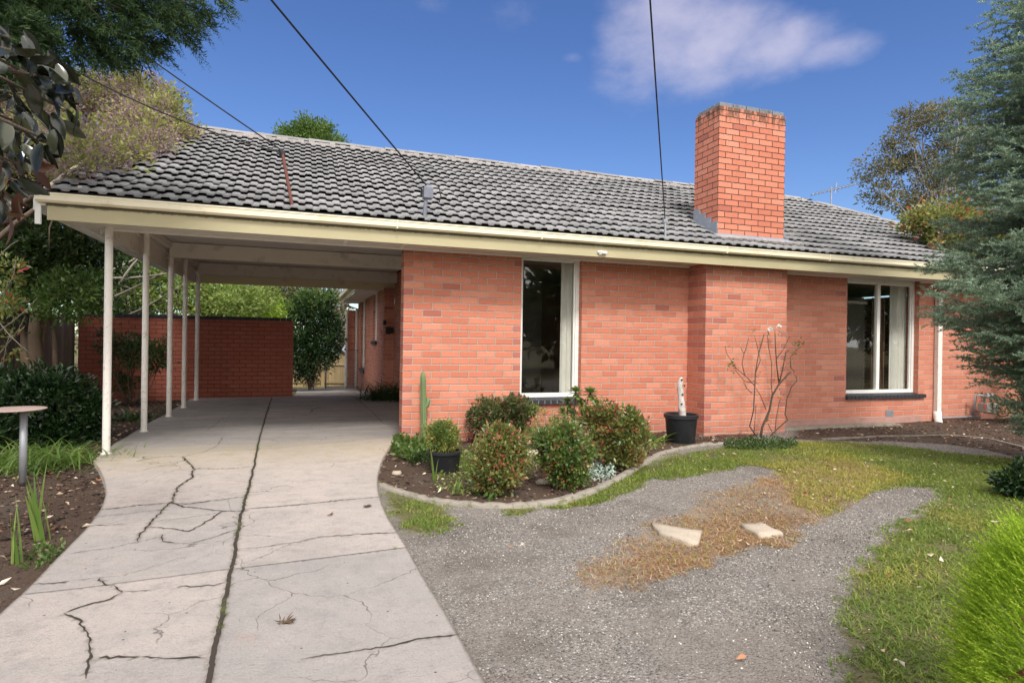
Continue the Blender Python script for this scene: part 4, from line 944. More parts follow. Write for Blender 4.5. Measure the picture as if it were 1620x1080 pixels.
A = np.vstack([scatter(BED, 9000), scatter(LEFTG[:], 120000)[:, :], scatter(BACKM, 12000)]); A = A[(A[:, 1] < 6) & (A[:, 0] > -7.5) & (A[:, 1] > -6.5)]
pebbles(A, 'mulch', M['chip'], .006, .028, .35, 'dark bark mulch and leaf litter on the garden beds', 'mulch')
# straw, clippings and bark bits
A = np.vstack([scatter(LAWN, 2600), scatter(DRY, 1500), scatter(BACKM, 900), RNG.random((1100, 2))*[7, 6]+[0, -6.5]]); A = A[(A[:, 1] < 0) & (A[:, 0] < 10)]; n = len(A)
D = unit(np.concatenate([RNG.normal(size=(n, 2)), RNG.normal(size=(n, 1))*.12], 1)); Lq = .008+.03*RNG.random(n)**2
V, Fq = leaves_geo(np.column_stack([A, ground_z(A[:, 0], A[:, 1])+.008+RNG.random(n)*.016]), D, Lq, .004+.3*Lq*RNG.random(n), .2, .2)
t = NT('dry_litter'); g_ = t.n('ShaderNodeNewGeometry'); M['litter'] = t.end(t.pr(t.ramp(g_.outputs['Random Per Island'], [(0, (.05, .035, .025)), (.35, (.16, .11, .075)), (.7, (.36, .28, .20)), (1, (.66, .58, .48))]), .85))
tag(link('dry_litter', np_mesh('dry_litter', V, [Fq]), M['litter']), 'fine dry plant litter over lawn and gravel', 'litter', kind='stuff')
# fallen leaves
t = NT('fallen_leaves'); g_ = t.n('ShaderNodeNewGeometry')
M['fallen'] = t.end(t.pr(t.ramp(g_.outputs['Random Per Island'], [(0, (.30, .12, .06)), (.3, (.42, .22, .12)), (.6, (.50, .38, .26)), (.85, (.62, .52, .40)), (1, (.70, .63, .52))]), .8))
A = np.vstack([scatter(LEFTG, 9000), scatter(BED, 300), scatter(BACKM, 500), scatter(LAWN, 130), scatter(DRY, 60), RNG.random((14, 2))*[4, 4]+[0, -6]]); A = A[(A[:, 1] < 6) & (A[:, 0] > -7) & (A[:, 1] > -7)]
A = A[RNG.random(len(A)) < np.where(A[:, 0] < -1.5, .22, .9)]; n = len(A)
D = unit(np.concatenate([RNG.normal(size=(n, 2)), RNG.normal(size=(n, 1))*.15], 1)); V, Fq = leaves_geo(np.column_stack([A, ground_z(A[:, 0], A[:, 1])+.014+RNG.random(n)*.012]), D, np.where(A[:, 0] > 0, .026, .040)+.035*RNG.random(n), .011+.016*RNG.random(n), .25, .2)
tag(link('fallen_leaves', np_mesh('fallen_leaves', V, [Fq]), M['fallen']), 'scattered dry fallen leaves', 'leaves', kind='stuff')

# ================================================================== GARDEN THINGS
def gp3(px, py): p = G(px, py, SOIL); p[2] = gz(p[0], p[1]); return p
# stepping stones
for k, (pp, lab) in enumerate(((((1030, 829), (1109, 843), (1105, 863), (1044, 846)), 'larger pale stone slab lying in brown grass on the gravel'), (((1170, 832), (1205, 829), (1239, 846), (1205, 851)), 'smaller pale stone slab half hidden in brown grass, right one'))):
    q = [gp3(*a) for a in pp]; c = sum(q)/4; mb = MB(); n = 20; vs = []
    ring = []
    for i in range(4):
        a, b = q[i], q[(i+1) % 4]
        for s in np.linspace(0, 1, 6)[:-1]: ring.append(a+(b-a)*s+np.append(RNG.normal(0, .006, 2), 0))
    n = len(ring); z = SOIL+.018
    for sc_, zz in ((1.0, -.06), (1.0, z-.012), (.96, z), (.5, z+.004)): vs += [(*(c[:2]+(r[:2]-c[:2])*sc_), zz+RNG.normal(0, .001)) for r in ring]
    fs = [(j*n+i, j*n+(i+1) % n, (j+1)*n+(i+1) % n, (j+1)*n+i) for j in range(3) for i in range(n)]+[tuple(3*n+i for i in range(n))]
    mb.add(vs, fs); o = mb.build('stepping_stone', M['stone'], None, True); tag(o, lab, 'stone slab', 'pale slabs sunk in the gravel')
# round table on a pole at the left edge (bird bath stand)
b = gp3(36, 766); root = empty('bird_table', b, 'round rusty topped bird table on a grey metal pole', 'bird table')
zt_ = AD(36, 646, F_PX*1.0/PX(b))[2]
mb = MB(); mb.tube([b-[0, 0, .05], (b[0], b[1], zt_-.02)], .028, 14); mb.build('pole', M['steel'], root, True)
t = NT('weathered_pink_stone'); o_ = t.obj(); M['bath'] = t.end(t.pr(t.mix(t.noise(o_, 25, 5, .8), (.30, .20, .165), (.48, .38, .33)), .9, t.bump(t.noise(o_, 60, 3), .006)))
mb = MB(); mb.lathe((b[0]-.06, b[1]+.0, zt_-.012), [(.03, -.012), (.10, -.008), (.20, .0), (.222, .008), (.215, .013), (.1, .006)], 40); mb.build('table_top', M['bath'], root, True)

# black pots
def pot(px, py, w, h, name, label):
    b = gp3(px, py); s = 1/PX(b); r = w*s/2; H = h*s; root = empty(name, b, label, 'flower pot', 'round black plastic pots')
    mb = MB(); mb.lathe(b, [(r*.74, -.01), (r*.78, 0), (r*.92, H*.86), (r*.925, H*.865), (r*1.0, H*.87), (r*1.01, H*.99), (r*.97, H), (r*.9, H), (r*.86, H*.8)], 36); mb.build('pot_body', M['pot'], root, True)
    mb = MB(); mb.lathe(b, [(r*.85, H*.8), (r*.88, H*.88), (.01, H*.9)], 24); mb.build('potting_soil', M['chip'], root)
    return b, r, H
pb, pr_, pH = pot(703, 747, 55, 34, 'plant_pot', 'black plastic pot holding a small green bush in the shrub bed')
qb, qr, qH = pot(1077, 700, 54, 44, 'plant_pot', 'black plastic pot holding a driftwood stump beside the chimney wall')
for o in S.objects:
    if o.name.startswith('pot_body'): m_ = o.modifiers.new('e', 'EDGE_SPLIT'); m_.split_angle = math.radians(40)
# driftwood
q0 = qb+[0, 0, qH*.75]; s = 1/PX(qb); t1 = qb+np.array([-.01, 0, 0])+[0, 0, (700-598)*s]
mb = MB(); P_ = [q0+[.03, 0, 0], q0+[.02, 0, .12], q0+[.005, 0, .17], q0+[-.005, 0, .28], q0+[-.012, .01, .40], q0+[-.02, 0, .50], t1]; mb.tube(P_, [.052, .044, .05, .036, .04, .034, .026], 10)
dr_ = mb.build('driftwood', M['drift'], None, True); tag(dr_, 'bleached driftwood stump standing upright in the black pot', 'driftwood'); 
sb_ = dr_.modifiers.new('sub', 'SUBSURF'); sb_.levels = sb_.render_levels = 2; tx = bpy.data.textures.new('drift', 'CLOUDS'); tx.noise_scale = .08; dm = dr_.modifiers.new('d', 'DISPLACE'); dm.texture = tx; dm.strength = .03
mb = MB()
for (u, zz) in ((.01, .0), (-.018, .17), (-.005, .30), (.02, .42), (-.02, .50)): c = q0+[u-.005, -.038, .06+zz*.95]; mb = MB(); mb.lathe(c, [(.001, -.012), (.011, -.008), (.014, 0), (.010, .008), (.001, .012)], 8); mb.build('knot', M['dark'], dr_, True)

def leafm(k, *a, **b): M[k] = leaf_mat(k, *a, **b)
leafm('glossy', [(0, (.012, .030, .010)), (.5, (.022, .052, .016)), (1, (.05, .095, .03))], .25, .12, .6)
leafm('dgreen', [(0, (.022, .045, .012)), (.5, (.045, .085, .02)), (1, (.09, .14, .035))], .4, .25, .5)
leafm('mgreen', [(0, (.045, .085, .018)), (.5, (.085, .15, .03)), (1, (.17, .24, .06))], .45, .35)
leafm('lgreen', [(0, (.10, .15, .03)), (.5, (.20, .27, .06)), (1, (.36, .42, .12))], .5, .4)
leafm('lime', [(0, (.07, .12, .012)), (.3, (.20, .32, .02)), (.65, (.31, .45, .035)), (1, (.50, .60, .08))], .6, .4, .2)
leafm('nandina', [(0, (.04, .08, .018)), (.45, (.10, .17, .035)), (.75, (.19, .25, .06)), (.88, (.28, .21, .07)), (.96, (.36, .12, .06)), (1, (.46, .10, .09))], .35, .3, .6)
leafm('nandina2', [(0, (.035, .07, .018)), (.5, (.085, .15, .03)), (.85, (.18, .24, .06)), (.96, (.28, .24, .09)), (1, (.42, .09, .07))], .33, .3, .6)
leafm('vib', [(0, (.03, .055, .015)), (.6, (.07, .11, .03)), (.9, (.14, .17, .06)), (1, (.26, .07, .06))], .42, .25)
leafm('olive', [(0, (.055, .065, .02)), (.5, (.11, .12, .045)), (1, (.21, .20, .085))], .55, .3)
leafm('gum', [(0, (.07, .07, .035)), (.5, (.15, .14, .07)), (1, (.26, .23, .12))], .55, .3)
leafm('mauve', [(0, (.10, .065, .07)), (.35, (.20, .14, .145)), (.6, (.31, .22, .23)), (.8, (.36, .24, .16)), (1, (.48, .37, .34))], .8, .3, .1)
leafm('ygreen', [(0, (.12, .14, .03)), (.5, (.24, .26, .06)), (1, (.42, .42, .12))], .5, .4)
leafm('spruce', [(0, (.07, .12, .07)), (.4, (.15, .23, .14)), (.75, (.25, .34, .23)), (1, (.36, .44, .34))], .6, .2, .25)
leafm('cypress', [(0, (.02, .045, .015)), (.6, (.04, .08, .028)), (1, (.09, .14, .05))], .6, .25, .3)
leafm('brownn', [(0, (.14, .05, .03)), (1, (.28, .12, .07))], .8, .2, .1)
leafm('strap', [(0, (.06, .12, .02)), (.5, (.13, .22, .04)), (1, (.28, .36, .10))], .4, .3, .5)
leafm('bluegreen', [(0, (.20, .30, .24)), (1, (.42, .52, .44))], .7, .1)
leafm('cactus', [(0, (.09, .15, .06)), (1, (.20, .27, .12))], .6, .1)
leafm('aeon', [(0, (.05, .10, .02)), (.6, (.14, .22, .05)), (1, (.18, .09, .07))], .35, .2, .5)
leafm('magn', [(0, (.010, .013, .009)), (.5, (.018, .022, .014)), (1, (.045, .05, .02))], .2, .06, .6)
leafm('magnb', [(0, (.05, .022, .014)), (.6, (.10, .045, .028)), (1, (.13, .10, .03))], .5, .25, .3)
leafm('camel', [(0, (.06, .09, .02)), (.5, (.14, .19, .05)), (.8, (.30, .30, .08)), (.95, (.40, .33, .10)), (1, (.45, .04, .06))], .4, .3, .5)
leafm('burg', [(0, (.05, .02, .02)), (1, (.20, .05, .05))], .4, .3)
M['rose'] = simple('rose_petal', (.82, .80, .74), .6)
M['berry'] = simple('red_flower', (.45, .04, .05), .5)

def PB(px, py, D, rx, rz, ry=None):
    """crown lobe: centre pixel and half sizes in pixels, at distance D along the view"""
    p = AD(px, py, D); s = D/F_PX; return (p[0], p[1], p[2], rx*s, (ry if ry is not None else (rx+rz)/2)*s, rz*s)
def DD(P): return F_PX/PX(P)

# ---- shrub bed
def straps(name, label, px, py, n, L, Wd, lean, droop, mat, spread=.06, cat='plant', up=1., seg=6):
    b = gp3(px, py); P = np.column_stack([b[0]+RNG.normal(0, spread, n), b[1]+RNG.normal(0, spread, n), np.full(n, b[2]-.01)])
    D = unit(np.column_stack([RNG.normal(0, lean, n), RNG.normal(0, lean, n), np.full(n, up)])); V, q, tr = blades_geo(P, D, L*(.55+.6*RNG.random(n)), Wd*(.8+.4*RNG.random(n)), droop, seg)
    root = empty(name, b, label, cat); link('foliage', np_mesh('foliage', V, [q, tr]), M[mat], root); return root
def bedshrub(name, label, px, pybase, lobes, nc, per, cr, L, Wd, mat, **k):
    b = gp3(px, pybase); D = DD(b); lobes = [(x, y+rz*.06, dd, rx*.9, rz*.9) for x, y, dd, rx, rz in lobes]
    for _ in range(13):
        x, y, dd, rx, rz = lobes[RNG.integers(min(5, len(lobes)))]; a_ = RNG.random()*3.3-.1; lobes.append((x+rx*.92*math.cos(a_), y-rz*.92*math.sin(a_), RNG.normal(0, .12), rx*(.22+.2*RNG.random()), rz*(.22+.25*RNG.random())))
    bl = [PB(x, y, D+dd, rx, rz) for x, y, dd, rx, rz in lobes]
    return shrub(name, label, 'shrub', b, bl, nc, per, cr, L, Wd, M[mat], **k)
bedshrub('nandina_shrub', 'round reddish tipped bush at the front left of the shrub bed', 788, 782, [(788, 725, 0, 44, 48), (780, 755, 0, 34, 26), (800, 700, .02, 26, 24)], 300, 30, .065, .034, .021, 'nandina', fold=.15, pw=.42, out=.7)
bedshrub('nandina_shrub', 'round green bush with few red leaves at the front right of the bed', 895, 770, [(893, 715, 0, 44, 48), (900, 745, 0, 34, 24), (890, 690, 0, 30, 22)], 320, 30, .065, .034, .021, 'nandina2', fold=.15, pw=.42, out=.7)
bedshrub('viburnum_shrub', 'dark green bush against the brick wall left of the tall window', 795, 700, [(790, 660, 0, 46, 34), (820, 650, 0, 24, 26), (760, 665, 0, 20, 20)], 260, 26, .08, .052, .020, 'vib', fold=.15, pw=.42, out=.8)
bedshrub('viburnum_shrub', 'large bush at the right end of the shrub bed', 975, 742, [(975, 690, 0, 42, 44), (1000, 680, .05, 22, 34), (950, 665, .1, 30, 28), (985, 720, -.05, 32, 22)], 340, 30, .075, .040, .022, 'nandina', fold=.15, pw=.42, out=.7)
bedshrub('catmint_plant', 'loose light green plant with pale purple flowers below the tall window', 862, 705, [(862, 675, .05, 32, 34), (845, 700, 0, 24, 20), (885, 690, 0, 22, 26)], 90, 18, .07, .035, .012, 'lgreen')
straps('cordyline_plant', 'small burgundy leafed plant between the dark bush and the cactus', 752, 700, 40, .22, .02, .6, .5, 'burg', .05)
straps('catmint_spikes', 'thin lavender flower spikes below the window sill', 868, 700, 26, .50, .007, .18, .1, 'mauve', .12)
# bush in the pot
bl = [PB(697, 690, DD(pb), 28, 22), PB(705, 700, DD(pb), 22, 18)]
r_, C_ = shrub('box_shrub', 'small yellow green bush growing in the black pot at the bed corner', 'shrub', pb+[0, 0, pH], bl, 90, 26, .055, .028, .013, M['ygreen'], nst=5, stem=.008)
link('foliage', np_mesh('foliage', *(lambda v: (v[0], [v[1]]))(clumps([PB(697, 688, DD(pb)-.02, 28, 20)], 50, 24, .055, .028, .013)[:2])), M['mgreen'], r_)
# low groundcovers
def cover(name, label, px_pts, n, L, Wd, mat, h=.09, cat='plant', zrise=.0):
    Q = poly(px_pts, SOIL); P = scatter(Q, n); c = Q.mean(0); root = empty(name, (c[0], c[1], gz(*c)), label, cat)
    z = ground_z(P[:, 0], P[:, 1])+RNG.random(len(P))**1.2*h*(.4+fbm(P[:, 0], P[:, 1], 5, 81)); D = unit(RNG.normal(size=(len(P), 3))+[0, -.2, .9]); V, Fq = leaves_geo(np.column_stack([P, z]), D, L*(.6+.8*RNG.random(len(P))), Wd, .15, .2)
    link('foliage', np_mesh('foliage', V, [Fq]), M[mat], root); return root
cover('geranium_plant', 'low scalloped leafy plant at the corner of the brick pillar', [(618, 722), (622, 700), (640, 692), (668, 697), (684, 712), (680, 730), (650, 735)], 1500, .045, .04, 'mgreen', .12)
cover('agapanthus_plant', 'small dark strappy tuft between groundcover and black pot', [(650, 740), (655, 722), (685, 722), (690, 738)], 260, .09, .014, 'dgreen', .08)
cover('ground_cover', 'patch of low green groundcover under the rose bush', [(1143, 712), (1150, 700), (1200, 697), (1258, 699), (1262, 706), (1225, 714), (1180, 715)], 2600, .03, .022, 'dgreen', .08)
cover('ground_cover', 'sprawling light green groundcover behind the front bushes', [(700, 740), (735, 715), (850, 715), (860, 735), (840, 760), (760, 770)], 1500, .035, .024, 'lgreen', .10)
cover('ground_cover', 'green leafy patch spilling along the right inner side of the edging', [(975, 745), (1000, 715), (1040, 700), (1055, 706), (1020, 722), (990, 748)], 1300, .04, .024, 'lgreen', .10)
cover('ground_cover', 'few small bright leaves at the front middle of the bed', [(752, 790), (755, 770), (795, 772), (800, 788), (775, 794)], 170, .045, .035, 'mgreen', .06)
cover('ground_cover', 'sparse weedy leaves beside the spiky blades at bed front', [(690, 780), (690, 750), (745, 745), (750, 785)], 420, .03, .02, 'lgreen', .05)
cover('succulent_plant', 'pale blue green succulent mat beside the curved edging', [(935, 762), (932, 745), (950, 738), (968, 742), (975, 756), (955, 766)], 600, .03, .02, 'bluegreen', .10)
# spiky blades
straps('iris_plant', 'single broad upright pale green blade in front of the black pot', 687, 762, 3, .42, .035, .06, .1, 'strap', .01)
straps('iris_plant', 'cluster of thin upright blades right of the black pot', 733, 745, 14, .42, .016, .16, .15, 'strap', .05)
straps('iris_plant', 'small yellowish blades at the front edge of the bed', 722, 781, 5, .22, .022, .2, .3, 'strap', .012)
straps('flax_plant', 'purple grey arching flax blades among the right bushes', 943, 735, 6, .75, .03, .35, .6, 'mauve', .02)
straps('iris_plant', 'broad green leaves beside the driftwood pot', 1040, 700, 7, .28, .075, .55, .5, 'mgreen', .02)
straps('iris_plant', 'lone green spike above the bush at the right bed end', 986, 700, 2, .62, .03, .03, .05, 'strap', .01)
straps('agapanthus_plant', 'dense dark strappy clump at the porch corner inside the carport', 608, 634, 420, .80, .022, .7, .75, 'dgreen', .20)
straps('agapanthus_plant', 'strappy clump by the back brick wall left of the second post', 206, 664, 110, .36, .022, .8, .9, 'dgreen', .18)
# cactus
cb_ = gp3(670, 699); cb_ = np.array([cb_[0], -.13, SOIL]); s = 1/PX(cb_); top = np.array([AY(669, 588, -.13)[0], -.13, AY(669, 588, -.13)[2]]); base_ = AY(671, 697, -.13)
root = empty('column_cactus', base_, 'tall thin ribbed column cactus against the brick corner', 'cactus')
def cact(mb, a, b, r):
    n = 20; N = 14; vs = []
    for i in range(N+1):
        s_ = i/N; c = np.asarray(a)+(np.asarray(b)-np.asarray(a))*s_; rr = r*(1-.15*s_)*(1 if s_ < .95 else .55)
        for k in range(n): th = 2*math.pi*k/n; q = rr*(1 if k % 4 else .62)*(1+.05*math.sin(i*2.2)); vs.append((c[0]+q*math.cos(th), c[1]+q*math.sin(th), c[2]))
    mb.add(vs, [(i*n+k, i*n+(k+1) % n, (i+1)*n+(k+1) % n, (i+1)*n+k) for i in range(N) for k in range(n)]+[tuple(N*n+k for k in range(n))])
mb = MB(); cact(mb, base_, top, .040); mb.build('stem', M['cactus'], root, True)
mb = MB(); m1 = base_+(top-base_)*.48; mb.tube([m1, m1+[.045, -.01, .02], m1+[.055, -.01, .09], m1+[.05, -.01, .12]], [.015, .024, .026, .012], 8); mb.build('side_arm', M['cactus'], root, True)
# aeonium: rosettes on branching stems
ab = gp3(905, 705); D_ = DD(ab); root = empty('aeonium_plant', ab, 'branching succulent with green rosettes in front of the window corner', 'succulent')
Vs, Fs_, n0 = [], [], 0; mb = MB()
for (x, y, r) in ((911, 620, 13), (934, 622, 15), (898, 636, 12), (920, 640, 14), (944, 640, 13), (905, 655, 13), (930, 658, 14), (950, 662, 12), (890, 650, 9), (918, 668, 12), (897, 668, 10)):
    c = AD(x, y, D_+RNG.normal(0, .06)); r *= D_/F_PX; limb(mb, ab+RNG.normal(size=3)*[.03, .03, 0], c, .014, .009, .1, 4, 6)
    nl = 34; k = np.arange(nl); th = k*2.39996; el = .1+1.2*(1-k/nl)*0+(k/nl)*1.15; el = -.35+1.75*(k/nl); D = np.column_stack([np.cos(th)*np.cos(el), np.sin(th)*np.cos(el), np.sin(el)]); D = D@np.array([[1, 0, 0], [0, .72, -.69], [0, .69, .72]]).T if False else np.column_stack([D[:, 0], D[:, 1]*.75-D[:, 2]*.66, D[:, 1]*.66+D[:, 2]*.75]); L_ = r*(1.15-.55*k/nl)
    Bv = unit(np.cross(D, [0, 0, 1.])); Nv = np.cross(Bv, D); W_ = L_*.62
    p = np.repeat(c[None], nl, 0); V = np.stack([p, p+D*L_[:, None]*.7-Bv*W_[:, None]*.5, p+D*L_[:, None], p+D*L_[:, None]*.7+Bv*W_[:, None]*.5], 1).reshape(-1, 3); i = np.arange(nl)[:, None]*4
    link('rosette', np_mesh('rosette', V, [np.concatenate([i+[0, 1, 2], i+[0, 2, 3]])]), M['aeon'], root)
mb.build('stem', M['bark'], root, True)
# flat stone in the bed
def rock(px, py, w, h, label, hh=.05, mat='stone', name='rock'):
    b = gp3(px, py); s = 1/PX(b); mb = MB(); rg = RNG; n = 12; vs = []
    for sc_, zz in ((1., -.02), (1.05, hh*.5), (.8, hh), (.3, hh*1.05)):
        for k in range(n): th = 2*math.pi*k/n; q = sc_*(1+.12*math.sin(3*th+px)+rg.normal(0, .03)); vs.append((b[0]+q*w*s/2*math.cos(th), b[1]+q*h*s*math.sin(th), b[2]+zz))
    mb.add(vs, [(i*n+k, i*n+(k+1) % n, (i+1)*n+(k+1) % n, (i+1)*n+k) for i in range(3) for k in range(n)]+[tuple(3*n+k for k in range(n))]); o = mb.build(name, M[mat], None, True); return tag(o, label, 'stone')
rock(842, 716, 40, 12, 'flat grey stone between the two front bushes', .04); rock(628, 751, 15, 7, 'small yellowish pebble stone at the left of the bed', .03); rock(865, 763, 34, 8, 'pale flat rock at the bed front between mulch and edging', .03)
# debris on the drive: dry fronds
for (x, y, n, L, lab) in ((448, 985, 22, .05, 'dry brown frond lying on the near concrete'), (576, 802, 16, .055, 'dark dry twigs on the concrete near the bed'), (518, 815, 8, .04, 'small dark twig on the concrete left of other twigs')):
    b = G(x, y, .006); D = unit(np.column_stack([RNG.normal(.9, .5, n), RNG.normal(.2, .35, n), RNG.normal(.08, .08, n)])); P = b+np.column_stack([RNG.normal(0, .010, n), RNG.normal(0, .004, n), RNG.random(n)*.006])
    V, Fq = leaves_geo(P, D, L, .006, .2, .2); o = link('dry_twigs', np_mesh('dry_twigs', V, [Fq]), simple('dry_twig', (.13, .085, .055), .9, .4, 40)); tag(o, lab, 'twigs')
# rose bush
rb = gp3(1213, 700); rb = np.array([rb[0], -.62, SOIL]); rb = AY(1210, 700, -.62); rb[2] = SOIL; root = empty('rose_bush', rb, 'bare branched rose bush with two white blooms before the chimney wall', 'rose bush')
mb = MB()
def rp(x, y, dy=0.): return AY(x, y, -.62+dy)
stems = [[(1203, 693), (1206, 675), (1217, 650), (1222, 625), (1232, 608), (1242, 597), (1250, 588)], [(1232, 608), (1238, 585), (1243, 557), (1248, 554)], [(1232, 604), (1229, 580), (1227, 552), (1226, 526)], [(1229, 566), (1238, 555), (1249, 533)],
 [(1222, 627), (1220, 605), (1221, 575), (1216, 550), (1214, 530), (1217, 528)], [(1198, 692), (1186, 674), (1192, 650), (1194, 615), (1195, 590), (1200, 560), (1209, 528)], [(1194, 610), (1180, 595), (1165, 583), (1158, 572), (1149, 558), (1148, 548)], [(1190, 605), (1178, 603), (1163, 585)], [(1195, 590), (1203, 570), (1198, 548), (1194, 532)],
 [(1212, 648), (1203, 625), (1196, 614)], [(1190, 622), (1182, 615), (1176, 604)], [(1178, 593), (1174, 575), (1177, 560), (1171, 548)], [(1177, 560), (1181, 548), (1184, 535)], [(1218, 690), (1228, 680), (1246, 664), (1242, 655), (1245, 630), (1252, 612), (1261, 602), (1259, 594)], [(1226, 685), (1228, 660), (1233, 635), (1236, 628)], [(1222, 684), (1215, 670)], [(1250, 580), (1257, 588)], [(1251, 580), (1250, 565), (1262, 552), (1267, 548)], [(1192, 700), (1196, 640)]]
for k, st in enumerate(stems):
    dy = (k % 5-2)*.03; pts = [rp(x, y, dy+.01*math.sin(i)) for i, (x, y) in enumerate(st)]; r0 = .017 if k == 0 else (.0095 if k in (1, 2, 5, 13) else .0055)
    mb.tube(pts, [r0*(1-.45*i/len(pts)) for i in range(len(pts))], 6)
mb.build('stem', M['rosebark'], root, True)
for j, (x, y) in enumerate(((1233, 516), (1219, 520))):
    c = rp(x, y); n = 26; th = np.arange(n)*2.4; el = np.linspace(-.2, 1.3, n); D = np.column_stack([np.cos(th)*np.cos(el), np.sin(th)*np.cos(el), np.sin(el)]); V, Fq = leaves_geo(np.repeat(c[None], n, 0)-[0, 0, .01], D, .042, .04, .3, -.2); link('bloom', np_mesh('bloom', V, [Fq]), M['rose'], root)
ps, dd, sz = [], [], []
for (x, y, n, L) in ((1150, 578, 5, .05), (1160, 573, 5, .05), (1162, 583, 6, .04), (1155, 572, 4, .05), (1268, 540, 9, .04), (1262, 548, 8, .04), (1256, 560, 6, .04), (1190, 525, 6, .035), (1218, 527, 6, .035), (1236, 527, 5, .03), (1235, 626, 7, .04), (1215, 662, 12, .04), (1198, 602, 5, .035), (1224, 605, 4, .03), (1199, 590, 4, .03), (1152, 550, 5, .03), (1243, 575, 5, .03), (1228, 545, 5, .03), (1258, 545, 6, .03)):
    for _ in range(n): ps.append(rp(x+RNG.normal(0, 3), y+RNG.normal(0, 3), RNG.normal(0, .03))); dd.append(rdir(1)[0]); sz.append(L)
sz = np.array(sz); V, Fq = leaves_geo(np.array(ps), np.array(dd), sz, sz*.55, .15, .2); link('foliage', np_mesh('foliage', V, [Fq]), M['mgreen'], root)
# gas meter
g0 = AY(1562, 640, -.22); root = empty('gas_meter', (g0[0], -.22, SOIL), 'grey gas meter with pipes low on the wall under the spruce', 'gas meter')
s = 1/PX(g0); mb = MB(); mb.box(g0[0]-.13, g0[0]+.02, -.30, -.14, g0[2]-.13, g0[2]+.03); mb.box(g0[0]+.025, g0[0]+.16, -.32, -.13, g0[2]-.16, g0[2]+.03); mb.box(g0[0]-.02, g0[0]+.10, -.34, -.321, g0[2]-.05, g0[2]+.02); mb.build('meter_body', simple('meter_grey', (.34, .31, .27), .6, .15, 8, dirt=(.2, .16, .12)), root, bevel=.012)
mb = MB(); mb.tube([g0+[-.08, 0, .03], g0+[-.08, 0, .13], g0+[-.14, 0, .17], g0+[-.22, .05, .17], g0+[-.22, .1, -.2]], .02, 10); mb.tube([g0+[.10, 0, .03], g0+[.10, 0, .13], g0+[.13, .0, .19], g0+[.18, .08, .19], g0+[.18, .2, .12]], .018, 10); mb.lathe(g0+[-.05, -.03, .14], [(.01, 0), (.075, .01), (.075, .02), (.03, .045), (.02, .07)], 16); mb.build('pipe', M['steel'], root, True)
mb = MB(); mb.tube([g0+[-.15, -.06, .0], g0+[-.17, -.06, -.06]], .012, 8); mb.build('tap', M['berry'], root)
# garden wall behind the carport and along the left
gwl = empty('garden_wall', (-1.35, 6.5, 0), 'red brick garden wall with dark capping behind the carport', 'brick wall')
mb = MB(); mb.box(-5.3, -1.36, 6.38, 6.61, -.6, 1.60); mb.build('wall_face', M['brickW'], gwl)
mb = MB(); x = -5.3
while x < -1.40: mb.box(x, min(x+.105, -1.355), 6.37, 6.62, 1.602, 1.672+RNG.normal(0, .002)); x += .115
mb.build('capping', M['sillbrick'], gwl)
# timber fences
def pal_mat(name, a, b):
    t = NT(name); g = t.n('ShaderNodeNewGeometry'); o = t.obj(); n = t.noise(t.scale(o, (12, 12, 1.2)), 2.5, 6, .75); c = t.mix(n, a, b); c = t.mix(t.mr(g.outputs['Random Per Island'], 0, 1, 0, .45), c, tuple(v*.5 for v in a)); return t.end(t.pr(c, .9, t.bump(n, .006)))
M['fenceg'] = pal_mat('grey_palings', (.11, .085, .065), (.27, .22, .17)); M['fencey'] = pal_mat('yellow_palings', (.27, .19, .09), (.45, .34, .18))
def fence(name, label, a, b, z0, z1, mat, w=.10, post=2.4):
    a, b = np.asarray(a, float), np.asarray(b, float); L = np.hypot(*(b-a)); d = (b-a)/L; nrm = np.array([-d[1], d[0]]); root = empty(name, (*a, z0), label, 'fence'); mb = MB(); s = 0
    while s < L: c = a+d*(s+w/2); h = z1+RNG.normal(0, .012); mb.obox((*c, (z0+h)/2), (*(d*w*.47), 0), (*(nrm*.008), 0), (0, 0, (h-z0)/2)); s += w
    mb.build('palings', M[mat], root); mb = MB(); c = (a+b)/2
    for zz in (z0+.35, z1-.3): mb.obox((*(c-nrm*.035), zz), (*(d*L/2), 0), (*(nrm*.025), 0), (0, 0, .045))
    mb.build('rail', M[mat], root)
    s = 0
    while s <= L+.1: mb = MB(); c = a+d*s-nrm*.08; mb.obox((*c, (z0+z1)/2-.02), (*(d*.055), 0), (*(nrm*.05), 0), (0, 0, (z1-z0)/2+.03)); mb.build('fence_post', M[mat], root); s += post
fence('paling_fence', 'weathered grey paling fence behind the hedge at the left', (-5.4, 6.5), (-7.2, -6.3), -.1, 1.62, 'fenceg')
ff = AD(505, 610, 22.5); fr_ = AD(552, 610, 22.5); zz0 = ff[2]-.2; zz1 = AD(530, 563, 22.5)[2]
fence('paling_fence', 'yellowish timber paling fence at the far end of the side path', ff[:2]+[-2.2, .5], fr_[:2]+[.6, 0], zz0, zz1, 'fencey', .1)
# pale shed roof just above the far fence
sr = AD(528, 556, 27); root = empty('garden_shed', (sr[0], sr[1], -1.2), 'low pale roofed shed just above the far timber fence', 'shed')
mb = MB(); mb.box(sr[0]-1.6, sr[0]+1.4, sr[1], sr[1]+2, -1.2, sr[2]+.02); mb.build('shed_wall', M['fencey'], root)
mb = MB(); mb.obox((sr[0]-.1, sr[1]+1, sr[2]+.15), (1.7, 0, 0), (0, 1.2, .12), (0, 0, .03)); mb.build('shed_roof', simple('pale_metal_roof', (.55, .58, .64), .4), root)
